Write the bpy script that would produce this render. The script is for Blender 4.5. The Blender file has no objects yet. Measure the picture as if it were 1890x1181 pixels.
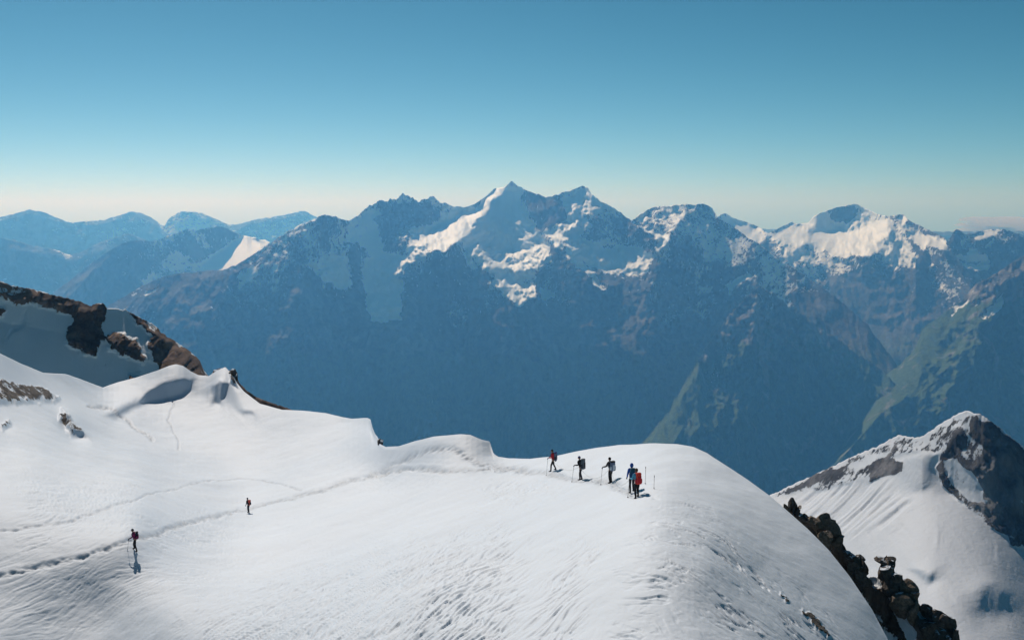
import bpy, bmesh, math, random
import numpy as np
from mathutils import Vector, Matrix

# ------------------------------------------------------------------ camera, sky, sun, exposure
scene = bpy.context.scene
col = scene.collection
FPX, CX, CY, EYE = 2026.0, 945.0, 590.5, 372.0      # photo pixels: focal length, centre, eye level
PITCH = math.atan((CY - EYE) / FPX)
cam_d = bpy.data.cameras.new('camera')
cam = bpy.data.objects.new('camera', cam_d)
col.objects.link(cam)
cam_d.sensor_width = 36.0
cam_d.lens = 36.0 * FPX / 1890.0
cam_d.clip_start = 0.5
cam_d.clip_end = 200000.0
cam.location = (0, 0, 0)
cam.rotation_euler = (math.pi / 2 - PITCH, 0, 0)
scene.camera = cam

SUN_EL, SUN_AZ = math.radians(39.0), math.radians(-21.0)   # azimuth from +Y, positive to the right
world = bpy.data.worlds.new('World')
scene.world = world
world.use_nodes = True
wn = world.node_tree
bgn = wn.nodes['Background']
sky = wn.nodes.new('ShaderNodeTexSky')
sky.sky_type = 'NISHITA'
sky.sun_disc = False
sky.sun_elevation = SUN_EL
sky.sun_rotation = SUN_AZ
sky.altitude = 3800.0
sky.air_density = 1.0
sky.dust_density = 3.0
sky.ozone_density = 1.5
# one tone curve per channel over the whole sky: the deep, teal rendering of the photograph
ssep = wn.nodes.new('ShaderNodeSeparateColor')
scom = wn.nodes.new('ShaderNodeCombineColor')
wn.links.new(sky.outputs['Color'], ssep.inputs['Color'])
gb = wn.nodes.new('ShaderNodeMath')
gb.operation = 'ADD'
wn.links.new(ssep.outputs['Green'], gb.inputs[0])
wn.links.new(ssep.outputs['Blue'], gb.inputs[1])
for ch, src, gam, gain in (('Red', ssep.outputs['Red'], 1.75, 0.087), ('Green', ssep.outputs['Green'], 1.3, 0.298), ('Blue', gb.outputs[0], 1.28, 0.355 / 2 ** 1.28)):
    pw = wn.nodes.new('ShaderNodeMath')
    pw.operation = 'POWER'
    pw.inputs[1].default_value = gam
    ml = wn.nodes.new('ShaderNodeMath')
    ml.operation = 'MULTIPLY'
    ml.inputs[1].default_value = gain
    wn.links.new(src, pw.inputs[0])
    wn.links.new(pw.outputs[0], ml.inputs[0])
    wn.links.new(ml.outputs[0], scom.inputs[ch])
wn.links.new(scom.outputs['Color'], bgn.inputs['Color'])
bgn.inputs['Strength'].default_value = 0.10

sun_d = bpy.data.lights.new('sun', 'SUN')
sun_d.energy = 4.1
sun_d.angle = math.radians(0.5)
sun_d.color = (1.0, 0.885, 0.79)
sun = bpy.data.objects.new('sun', sun_d)
col.objects.link(sun)
SUN = Vector((math.sin(SUN_AZ) * math.cos(SUN_EL), math.cos(SUN_AZ) * math.cos(SUN_EL), math.sin(SUN_EL)))
sun.rotation_euler = SUN.to_track_quat('Z', 'Y').to_euler()
sun.location = (0, 0, 50)

scene.view_settings.view_transform = 'Standard'
scene.view_settings.look = 'None'
scene.view_settings.gamma = 1.0
scene.view_settings.use_curve_mapping = False
scene.view_settings.exposure = 0.0
scene.render.engine = 'CYCLES'
scene.cycles.use_denoising = True
scene.cycles.max_bounces = 4
scene.cycles.diffuse_bounces = 2
scene.cycles.glossy_bounces = 1
scene.cycles.volume_bounces = 1
scene.cycles.caustics_reflective = False
scene.cycles.caustics_refractive = False

# ------------------------------------------------------------------ helpers: noise
rng = np.random.default_rng(7)
_perm = rng.permutation(256)
_perm = np.concatenate([_perm, _perm, _perm]).astype(np.int32)
_ang = rng.uniform(0, 2 * math.pi, 256)
_gx, _gy = np.cos(_ang).astype(np.float32), np.sin(_ang).astype(np.float32)


def pn(x, y, z=0.0):
    """gradient noise in the plane; z picks another pattern"""
    x, y = np.broadcast_arrays(np.asarray(x, np.float32) + np.float32(z * 13.37), np.asarray(y, np.float32) - np.float32(z * 7.77))
    xi, yi = np.floor(x), np.floor(y)
    fx, fy = x - xi, y - yi
    X, Y = xi.astype(np.int32) & 255, yi.astype(np.int32) & 255
    u = fx * fx * fx * (fx * (fx * 6 - 15) + 10)
    v = fy * fy * fy * (fy * (fy * 6 - 15) + 10)
    p0, p1 = _perm[X] + Y, _perm[X + 1] + Y
    h = _perm[p0]
    a = _gx[h] * fx + _gy[h] * fy
    h = _perm[p1]
    b = _gx[h] * (fx - 1) + _gy[h] * fy
    h = _perm[p0 + 1]
    c = _gx[h] * fx + _gy[h] * (fy - 1)
    h = _perm[p1 + 1]
    d = _gx[h] * (fx - 1) + _gy[h] * (fy - 1)
    a = a + u * (b - a)
    c = c + u * (d - c)
    return (a + v * (c - a)) * np.float32(1.35)


def fbm(x, y, z=0.0, o=4, gain=0.5):
    t, a, f = 0.0, 1.0, 1.0
    for i in range(o):
        t = t + a * pn(x * f, y * f, z + 3.7 * i)
        a *= gain
        f *= 2.03
    return t


def ridged(x, y, z=0.0, o=4, gain=0.5):
    t, a, f, n = 0.0, 1.0, 1.0, 0.0
    for i in range(o):
        t = t + a * (1 - 2.2 * np.abs(pn(x * f, y * f, z + 2.3 * i)))
        n += a
        a *= gain
        f *= 2.07
    return t / n


def sstep(a, b, x):
    t = np.clip((x - a) / (b - a), 0, 1)
    return t * t * (3 - 2 * t)


# ------------------------------------------------------------------ helpers: sightings from the view point
def ray(px, py):
    """bearing unit vector (x, y) on the level and tangent of elevation for a photo sighting"""
    a = (np.asarray(px, float) - CX) / FPX
    b = -(np.asarray(py, float) - CY) / FPX
    cy, sy = math.cos(PITCH), math.sin(PITCH)
    y = cy + b * sy
    z = b * cy - sy
    h = np.sqrt(a * a + y * y)
    return a / h, y / h, z / h


def poly_mask(px, py, pts, soft=6.0, warp=0.0, field=None):
    """soft membership of sightings in a polygon; field = ready-made unevenness of its edge"""
    if warp and field is not None:
        px, py = px + field[0] * warp, py + field[1] * warp
    x0 = min(p[0] for p in pts) - soft * 2 - 2
    x1 = max(p[0] for p in pts) + soft * 2 + 2
    y0 = min(p[1] for p in pts) - soft * 2 - 2
    y1 = max(p[1] for p in pts) + soft * 2 + 2
    out = np.zeros(px.shape)
    sel = (px > x0) & (px < x1) & (py > y0) & (py < y1)
    if not sel.any():
        return out
    X, Y = px[sel], py[sel]
    ins = np.zeros(X.shape, bool)
    d2 = np.full(X.shape, 1e12)
    n = len(pts)
    for i in range(n):
        ax, ay = pts[i]
        bx, by = pts[(i + 1) % n]
        c = ((ay > Y) != (by > Y))
        with np.errstate(divide='ignore', invalid='ignore'):
            xc = (bx - ax) * (Y - ay) / (by - ay if by != ay else 1e-9) + ax
        ins ^= c & (X < xc)
        ex, ey = bx - ax, by - ay
        t = np.clip(((X - ax) * ex + (Y - ay) * ey) / (ex * ex + ey * ey + 1e-9), 0, 1)
        d2 = np.minimum(d2, (X - ax - t * ex) ** 2 + (Y - ay - t * ey) ** 2)
    sd = np.sqrt(d2) * np.where(ins, 1, -1)
    out[sel] = sstep(-soft, soft, sd)
    return out


def line_dist(px, py, pts):
    """distance to a polyline and the position along it"""
    d2 = np.full(px.shape, 1e12)
    along = np.zeros(px.shape)
    L = 0.0
    for (ax, ay), (bx, by) in zip(pts[:-1], pts[1:]):
        ex, ey = bx - ax, by - ay
        ln = math.hypot(ex, ey)
        t = np.clip(((px - ax) * ex + (py - ay) * ey) / (ln * ln), 0, 1)
        d = (px - ax - t * ex) ** 2 + (py - ay - t * ey) ** 2
        m = d < d2
        along = np.where(m, L + t * ln, along)
        d2 = np.where(m, d, d2)
        L += ln
    return np.sqrt(d2), along


def interp(pts, x):
    a = np.array(pts, float)
    return np.interp(x, a[:, 0], a[:, 1])


def cg(w, G, Gu, wv, wu, mu, w0, it):
    """least squares surface: row gradient G, column gradient Gu, anchored to w0 by mu"""
    def At(av, au):
        o = np.zeros_like(w)
        o[1:] += av
        o[:-1] -= av
        o[:, 1:] += au
        o[:, :-1] -= au
        return o

    def A(x):
        return At(wv * (x[1:] - x[:-1]), wu * (x[:, 1:] - x[:, :-1])) + mu * x
    b = At(wv * G, wu * Gu) + mu * w0
    dg = np.zeros_like(w) + mu
    dg[1:] += wv
    dg[:-1] += wv
    dg[:, 1:] += wu
    dg[:, :-1] += wu
    r = b - A(w)
    z = r / dg
    p = z.copy()
    rz = (r * z).sum()
    for _ in range(it):
        Ap = A(p)
        a = rz / ((p * Ap).sum() + 1e-30)
        w = w + a * p
        r = r - a * Ap
        z = r / dg
        n = (r * z).sum()
        p = z + (n / (rz + 1e-30)) * p
        rz = n
    return w


def solve_relief(w0, G, Gu, wv, wu, mu):
    """coarse to fine: every 16th line, every 4th line, all lines"""
    nv, nu = w0.shape
    w = w0.copy()
    for st, it in ((16, 300), (4, 160)):
        if nv < st * 4 or nu < st * 4:
            continue
        iv, iu = np.arange(0, nv, st), np.arange(0, nu, st)
        ix = np.ix_(iv, iu)
        cG = np.add.reduceat(G, iv[:-1], axis=0)[:, iu]
        if iv[-1] < nv - 1:
            cG[-1] = G[iv[-2]:iv[-1]].sum(0)[iu]
        cGu = np.add.reduceat(Gu, iu[:-1], axis=1)[iv]
        if iu[-1] < nu - 1:
            cGu[:, -1] = Gu[:, iu[-2]:iu[-1]].sum(1)[iv]
        cw = cg(w[ix].copy(), cG, cGu, wv[iv[:-1]][:, iu], wu[iv][:, iu[:-1]], mu[ix] * (st if st == 4 else 4), w0[ix], it)
        d = cw - w[ix]
        t1 = np.stack([np.interp(np.arange(nu), iu, row) for row in d])
        w = w + np.stack([np.interp(np.arange(nv), iv, t1[:, j]) for j in range(nu)], axis=1)
    return cg(w, G, Gu, wv, wu, mu, w0, 60)


# ------------------------------------------------------------------ helpers: objects
def link(name, me, mat=None, parent=None, smooth=True):
    o = bpy.data.objects.new(name, me)
    col.objects.link(o)
    if mat is not None:
        me.materials.append(mat)
    if smooth:
        me.polygons.foreach_set('use_smooth', np.ones(len(me.polygons), bool))
    if parent is not None:
        o.parent = parent
    return o


def grid_object(name, P, attrs, mat, kind='structure'):
    """P (rows, columns, 3) -> one sheet"""
    nv, nu, _ = P.shape
    me = bpy.data.meshes.new(name)
    nq = (nv - 1) * (nu - 1)
    idx = np.arange(nv * nu).reshape(nv, nu)
    q = np.stack([idx[:-1, :-1], idx[:-1, 1:], idx[1:, 1:], idx[1:, :-1]], -1).reshape(-1, 4)
    me.vertices.add(nv * nu)
    me.vertices.foreach_set('co', P.astype(np.float32).ravel())
    me.loops.add(nq * 4)
    me.loops.foreach_set('vertex_index', q.astype(np.int32).ravel())
    me.polygons.add(nq)
    me.polygons.foreach_set('loop_start', np.arange(0, nq * 4, 4, dtype=np.int32))
    me.update(calc_edges=True)
    for k, a in attrs.items():
        at = me.attributes.new(k, 'FLOAT', 'POINT')
        at.data.foreach_set('value', a.astype(np.float32).ravel())
    o = link(name, me, mat)
    o['kind'] = kind
    return o


class M:
    """small node material builder"""
    def __init__(self, name):
        self.m = bpy.data.materials.new(name)
        self.m.use_nodes = True
        self.n = self.m.node_tree.nodes
        self.l = self.m.node_tree.links
        self.b = self.n['Principled BSDF']

    def node(self, t, **kw):
        n = self.n.new(t)
        for k, v in kw.items():
            if hasattr(n, k):
                setattr(n, k, v)
        return n

    def put(self, sock, v):
        if hasattr(v, 'is_linked') or isinstance(v, bpy.types.NodeSocket):
            self.l.new(v, sock)
        else:
            sock.default_value = v

    def attr(self, name):
        return self.node('ShaderNodeAttribute', attribute_name=name).outputs['Fac']

    def pos(self, scale=(1, 1, 1), rot=(0, 0, 0)):
        g = self.node('ShaderNodeNewGeometry').outputs['Position']
        mp = self.node('ShaderNodeMapping')
        mp.inputs['Scale'].default_value = scale
        mp.inputs['Rotation'].default_value = rot
        self.l.new(g, mp.inputs['Vector'])
        return mp.outputs['Vector']

    def obj(self, scale=(1, 1, 1)):
        g = self.node('ShaderNodeTexCoord').outputs['Object']
        mp = self.node('ShaderNodeMapping')
        mp.inputs['Scale'].default_value = scale
        self.l.new(g, mp.inputs['Vector'])
        return mp.outputs['Vector']

    def noise(self, vec, scale, detail=5, rough=0.55, dist=0.0):
        n = self.node('ShaderNodeTexNoise')
        self.l.new(vec, n.inputs['Vector'])
        n.inputs['Scale'].default_value = scale
        n.inputs['Detail'].default_value = detail
        n.inputs['Roughness'].default_value = rough
        n.inputs['Distortion'].default_value = dist
        return n.outputs['Fac']

    def math(self, op, a, b=0.0, clamp=False):
        n = self.node('ShaderNodeMath', operation=op, use_clamp=clamp)
        self.put(n.inputs[0], a)
        self.put(n.inputs[1], b)
        return n.outputs[0]

    def ramp(self, v, a, b, lo=0.0, hi=1.0):
        n = self.node('ShaderNodeMapRange', interpolation_type='SMOOTHSTEP')
        self.put(n.inputs['Value'], v)
        for k, x in (('From Min', a), ('From Max', b), ('To Min', lo), ('To Max', hi)):
            n.inputs[k].default_value = x
        return n.outputs['Result']

    def mix(self, f, a, b):
        n = self.node('ShaderNodeMix', data_type='RGBA')
        self.put(n.inputs[0], f)
        self.put(n.inputs[6], a if not isinstance(a, tuple) else (*a, 1) if len(a) == 3 else a)
        self.put(n.inputs[7], b if not isinstance(b, tuple) else (*b, 1) if len(b) == 3 else b)
        return n.outputs[2]

    def mixf(self, f, a, b):
        n = self.node('ShaderNodeMix', data_type='FLOAT')
        self.put(n.inputs[0], f)
        self.put(n.inputs[2], a)
        self.put(n.inputs[3], b)
        return n.outputs[0]

    def bump(self, h, dist, strength=1.0, normal=None):
        n = self.node('ShaderNodeBump')
        self.put(n.inputs['Height'], h)
        self.put(n.inputs['Distance'], dist)
        self.put(n.inputs['Strength'], strength)
        if normal is not None:
            self.l.new(normal, n.inputs['Normal'])
        return n.outputs['Normal']

    def set(self, **kw):
        for k, v in kw.items():
            s = self.b.inputs[k.replace('_', ' ')]
            if isinstance(v, tuple) and len(v) == 3:
                v = (*v, 1)
            self.put(s, v)
        return self.m


SNOW = (0.63, 0.71, 0.80)


def mountain_material(name, rock1, rock2, unit, grass=(0.07, 0.085, 0.04), bumpd=1.0, snowc=(0.82, 0.88, 0.93)):
    """rock, snow and grass on one slope; the snow and grass attributes say where each lies"""
    m = M(name)
    v = m.pos((1 / unit,) * 3)
    vs = m.pos((1 / unit, 1 / unit, 0.30 / unit))
    vd = m.pos((1 / unit, 1 / unit, 1 / unit), (0.0, 0.7, 0.0))
    n1 = m.noise(v, 1.0, 8, 0.62, 0.4)
    n2 = m.noise(vs, 3.0, 9, 0.70, 0.3)
    n3 = m.noise(v, 0.25, 4, 0.5)
    n4 = m.noise(vd, 2.2, 8, 0.72, 0.2)
    s = m.attr('snow')
    e = m.math('ADD', m.math('MULTIPLY', m.math('SUBTRACT', n2, 0.5), 1.5), m.math('MULTIPLY', m.math('SUBTRACT', n1, 0.5), 1.0))
    e = m.math('ADD', e, m.math('MULTIPLY', m.math('SUBTRACT', n4, 0.5), 1.2))
    snow = m.ramp(m.math('ADD', s, e), 0.46, 0.56)
    rock = m.mix(m.ramp(m.math('ADD', m.math('MULTIPLY', n1, 0.6), m.math('MULTIPLY', n4, 0.4)), 0.38, 0.62), rock1, rock2)
    streak = m.noise(m.pos((0.45 / unit, 0.45 / unit, 0.07 / unit), (0.0, 0.12, 0.0)), 1.0, 6, 0.6, 0.5)
    rock = m.mix(m.ramp(streak, 0.46, 0.66, 0.0, 0.7), rock, tuple(x * 2.6 for x in rock2))           # scree and pale couloirs
    g = m.ramp(m.math('ADD', m.attr('grass'), m.math('MULTIPLY', m.math('SUBTRACT', n1, 0.5), 0.8)), 0.35, 0.75)
    gr = m.mix(m.ramp(n2, 0.35, 0.65), grass, tuple(x * 1.7 for x in grass))
    gr = m.mix(m.ramp(streak, 0.54, 0.70, 0.0, 0.8), gr, tuple(x * 1.5 for x in rock2))
    base = m.mix(g, rock, gr)
    sc = m.mix(m.ramp(n3, 0.3, 0.7), snowc, tuple(x * 0.93 for x in snowc))
    c = m.mix(snow, base, sc)
    h = m.math('ADD', m.math('MULTIPLY', m.math('ADD', n2, n4), m.mixf(snow, 0.7, 0.08)), m.math('MULTIPLY', snow, 0.05))
    return m.set(Base_Color=c, Roughness=m.mixf(snow, 0.9, 0.6), Specular_IOR_Level=0.15,
                 Normal=m.bump(h, unit * 0.5 * bumpd, 0.9))


# ------------------------------------------------------------------ relief sheets (mountains)
def relief(name, x0, x1, nu, nv, crest, bottom, dist, slope, mat, regions=(), grass=(), wu=0.35, jag=0.0, jagw=9.0,
           rough=0.0, rough_wl=200.0, back=(3000.0, 42.0), snow0=0.0, crest_mu=0.03, warp=5.0, seed=0.0,
           spurs=(), jag_fn=None, rough_snow=0.25, wl_y=0.45, dust=None, gully=0.0, hold=0.0, cracks=None):
    """A slope surveyed from the view point: `crest` is its skyline, `dist` the distance of the crest along it,
    `slope` the steepness in degrees; regions = (polygon, slope or None, snow or None, soft) change it locally."""
    px = np.linspace(x0, x1, nu)
    yc = interp(crest, px)
    if jag:
        j = ridged(px / (jagw * 3), seed, 0.5, 4, 0.65) * jag
        if jag_fn is not None:
            j = j * interp(jag_fn, px)
    else:
        j = np.zeros(nu)
    yb = np.maximum(interp(bottom, px), yc + 20)
    v = np.linspace(0, 1, nv)[:, None]
    PY = yb + (yc - yb) * v
    PX = np.broadcast_to(px, PY.shape).copy()
    bx, by, e = ray(PX, PY)
    S = np.full(PY.shape, float(slope)) + fbm(PX / 60, PY / 90, seed, 3) * 5
    snow = np.full(PY.shape, float(snow0))
    if dust:                                          # fresh snow high up: (height where it is thick, where it ends, amount)
        snow = snow + dust[2] * sstep(dust[1], dust[0], PY + 60 * fbm(PX / 150, PY / 150, seed + 2.2, 3))
    field = (fbm(PX / 32, PY / 32, 3.1 + seed, 5, 0.6), fbm(PX / 32, PY / 32, 8.7 + seed, 5, 0.6))
    held = np.zeros(PY.shape)
    for pts, s, sn, soft in regions:
        m = poly_mask(PX, PY, pts, soft, warp, field)
        if s is not None:
            held = np.maximum(held, m)
        if s is not None:
            S = S * (1 - m) + s * m
        if sn is not None:
            snow = snow * (1 - m) + sn * m
    gm = np.zeros(PY.shape)
    for pts, val, soft in grass:
        m = poly_mask(PX, PY, pts, soft, warp * 2, field)
        gm = gm * (1 - m) + val * m
    tanS = np.tan(np.radians(S))
    g = 1.0 / np.maximum(tanS - e, 0.03)
    G = 0.5 * (g[1:] + g[:-1]) * np.diff(e, axis=0)
    rc = np.log(interp(dist, px))
    pf = np.polynomial.Polynomial.fit(px, rc, 4)
    rc = 0.5 * rc + 0.5 * pf(px)
    trend = np.diff(pf(px))                           # how the face as a whole turns, along the level
    w0 = np.empty(PY.shape)
    w0[-1] = rc
    k = 41
    ker = np.hanning(k)
    ker /= ker.sum()
    Gs = np.stack([np.convolve(np.pad(r, k // 2, mode='edge'), ker, 'valid') for r in G])
    w0[:-1] = rc - np.cumsum(Gs[::-1], 0)[::-1]
    Gu = trend[None, :] + 0.5 * (g[:, 1:] + g[:, :-1]) * np.diff(e, axis=1)
    mu = np.full(PY.shape, 1e-5)
    mu[-1] = crest_mu
    w = solve_relief(w0, G, np.array(Gu), 1 + hold * held[1:], (wu * (1 + 3 * sstep(32, 12, S)))[:, :-1], mu)
    R = np.exp(w)
    # spurs: ribs that stand out of the face along a line of sightings
    for pts, amp, width in spurs:
        d, _ = line_dist(PX + field[0] * 16, PY + field[1] * 16, pts)
        R = R - amp * np.maximum(0, 1 - d / width) ** 1.3
    if rough:
        X, Z = bx * R, e * R
        rmask = (1 - snow) + rough_snow * snow
        rmask = rmask * sstep(1.0, 0.93, v) + 0.35 * rmask * (1 - sstep(1.0, 0.93, v))
        n = ridged(X / rough_wl, Z / rough_wl * wl_y, seed + 1.5, 5, 0.55)
        n2 = fbm(X / rough_wl * 3, Z / rough_wl * 1.5, seed + 5.5, 4, 0.6)
        R = R - rough * rmask * (n + 0.35 * n2)
        if gully:                                     # snow lies in the gullies and leaves the ribs bare
            snow = snow - gully * np.clip(n - n.mean(), -0.8, 0.8) * sstep(0.02, 0.2, snow) * sstep(1.15, 0.95, snow)
    PYj = PY - j * np.exp(-(PY - yc) / 14.0)           # teeth of the skyline die out below it
    bx, by, e = ray(PX, PYj)
    P = np.stack([bx * R, by * R, e * R], -1)
    if cracks:                                        # crevasses: (polygon, depth in m, length, spacing)
        pts, dep, ln, spc = cracks
        cm = poly_mask(PX, PY, pts, 14, warp * 2, field)
        wob = fbm(P[..., 0] / 160, P[..., 1] / 160, seed + 7.7, 3) * 0.9
        c1 = fbm(P[..., 0] / ln, P[..., 1] / spc + wob, seed + 3.3, 3)
        P[..., 2] -= cm * dep * (sstep(0.05, 0.4, c1) - 0.5 * sstep(0.0, -0.3, c1))
    # far side of the crest
    T, ang = back
    s = T * (np.linspace(0, 1, 9)[1:] ** 1.8)
    bk = []
    for q in s:
        r2 = R[-1] + q
        z2 = P[-1, :, 2] - q * math.tan(math.radians(ang))
        bk.append(np.stack([bx[-1] * r2, by[-1] * r2, z2], -1))
    P = np.concatenate([P, np.stack(bk)], 0)
    P[..., 2] = np.maximum(P[..., 2], -2690.0 + 4 * np.abs(fbm(P[..., 0] / 300, P[..., 1] / 300, seed, 2)))
    snow = np.concatenate([snow, np.repeat(snow[-1:], len(s), 0)], 0)
    gm = np.concatenate([gm, np.repeat(gm[-1:], len(s), 0)], 0)
    o = grid_object(name, P, {'snow': snow, 'grass': gm}, mat)
    return o, P

# ------------------------------------------------------------------ the large structure
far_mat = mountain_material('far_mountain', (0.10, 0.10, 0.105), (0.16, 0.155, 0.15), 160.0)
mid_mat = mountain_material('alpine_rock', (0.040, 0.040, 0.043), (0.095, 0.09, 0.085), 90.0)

# valley floor under everything, to the horizon
gm_ = M('valley_floor')
gv = gm_.pos((1 / 900,) * 3)
ground_mat = gm_.set(Base_Color=gm_.mix(gm_.noise(gv, 1.0), (0.05, 0.07, 0.035), (0.10, 0.10, 0.06)), Roughness=0.95)
me = bpy.data.meshes.new('ground')
me.from_pydata([(-48000, -10000, -2700), (48000, -10000, -2700), (48000, 23000, -2700), (-48000, 23000, -2700)], [], [(0, 1, 2, 3)])
o = link('ground', me, ground_mat, smooth=False)
o['kind'] = 'structure'

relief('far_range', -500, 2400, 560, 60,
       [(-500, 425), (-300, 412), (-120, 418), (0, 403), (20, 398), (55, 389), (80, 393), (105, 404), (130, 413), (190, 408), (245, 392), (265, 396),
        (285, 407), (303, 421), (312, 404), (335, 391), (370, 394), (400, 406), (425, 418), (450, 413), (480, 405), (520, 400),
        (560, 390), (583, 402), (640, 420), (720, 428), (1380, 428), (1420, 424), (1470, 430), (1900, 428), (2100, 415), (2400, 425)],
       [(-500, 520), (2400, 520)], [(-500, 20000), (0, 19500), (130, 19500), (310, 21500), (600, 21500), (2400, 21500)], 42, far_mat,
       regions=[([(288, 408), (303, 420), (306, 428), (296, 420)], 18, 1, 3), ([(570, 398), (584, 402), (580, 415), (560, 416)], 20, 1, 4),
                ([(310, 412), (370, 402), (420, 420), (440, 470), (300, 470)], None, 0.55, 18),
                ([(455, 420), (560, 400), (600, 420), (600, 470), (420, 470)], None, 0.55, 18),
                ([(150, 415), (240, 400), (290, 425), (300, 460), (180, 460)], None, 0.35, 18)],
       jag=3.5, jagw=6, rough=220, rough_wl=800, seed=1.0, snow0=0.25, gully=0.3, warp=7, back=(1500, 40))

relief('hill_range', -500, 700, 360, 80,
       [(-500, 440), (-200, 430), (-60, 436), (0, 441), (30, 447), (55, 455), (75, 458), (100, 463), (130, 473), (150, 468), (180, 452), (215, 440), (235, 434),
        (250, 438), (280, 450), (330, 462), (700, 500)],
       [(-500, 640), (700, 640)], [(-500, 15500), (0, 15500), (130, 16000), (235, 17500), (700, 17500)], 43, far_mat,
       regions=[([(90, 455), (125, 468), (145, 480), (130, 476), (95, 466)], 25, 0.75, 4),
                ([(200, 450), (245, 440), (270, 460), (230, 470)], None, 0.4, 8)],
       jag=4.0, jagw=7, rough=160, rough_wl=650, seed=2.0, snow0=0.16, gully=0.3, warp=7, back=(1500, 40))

relief('shoulder_mountain', -100, 720, 330, 130,
       [(-100, 640), (60, 570), (130, 520), (165, 490), (200, 466), (225, 451), (250, 445), (290, 447), (310, 438), (345, 425), (365, 427), (380, 424),
        (410, 420), (435, 432), (455, 439), (470, 439), (495, 448), (530, 470), (720, 560)],
       [(-100, 760), (720, 700)], [(-100, 12000), (250, 13000), (410, 13600), (500, 13600), (720, 13000)], 45, mid_mat,
       regions=[([(362, 503), (383, 482), (428, 447), (460, 438), (497, 449), (470, 472), (440, 492), (412, 506)], 12, 1.3, 5),
                ([(290, 485), (330, 465), (360, 475), (380, 485), (360, 505), (310, 505)], 44, 0.75, 8),
                ([(350, 430), (375, 440), (392, 458), (382, 462), (360, 445)], None, 0.65, 4),
                ([(305, 440), (320, 436), (318, 448)], 25, 0.9, 3),
                ([(255, 520), (280, 505), (300, 500), (290, 520), (265, 530)], None, 0.75, 6)],
       jag=4, jagw=7, rough=120, rough_wl=520, seed=3.0, back=(1800, 42), dust=(420, 600, 0.34), gully=0.3, warp=8)

MAIN = [(-40, 760), (60, 690), (150, 605), (200, 566), (260, 531), (300, 513), (340, 505), (365, 503), (410, 500), (440, 488), (470, 470), (500, 450), (525, 433), (545, 421),
        (575, 410), (600, 398), (620, 402), (643, 412), (660, 402), (690, 379), (715, 374), (730, 371), (745, 362), (760, 370), (775, 376), (800, 367),
        (812, 376), (830, 384), (855, 384), (875, 378), (900, 361), (912, 349), (930, 347), (945, 335), (955, 345), (975, 355), (1000, 364), (1015, 366),
        (1040, 357), (1075, 344), (1085, 347), (1092, 360), (1115, 378), (1145, 394), (1165, 410), (1185, 395), (1200, 386), (1230, 381), (1270, 378),
        (1300, 378), (1315, 385), (1325, 404), (1350, 418), (1370, 432), (1400, 452), (1430, 476), (1470, 500), (1540, 548), (1600, 600), (1660, 680),
        (1720, 770), (1800, 900)]
SH = 0.98      # settled snow on a shaded face
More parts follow.
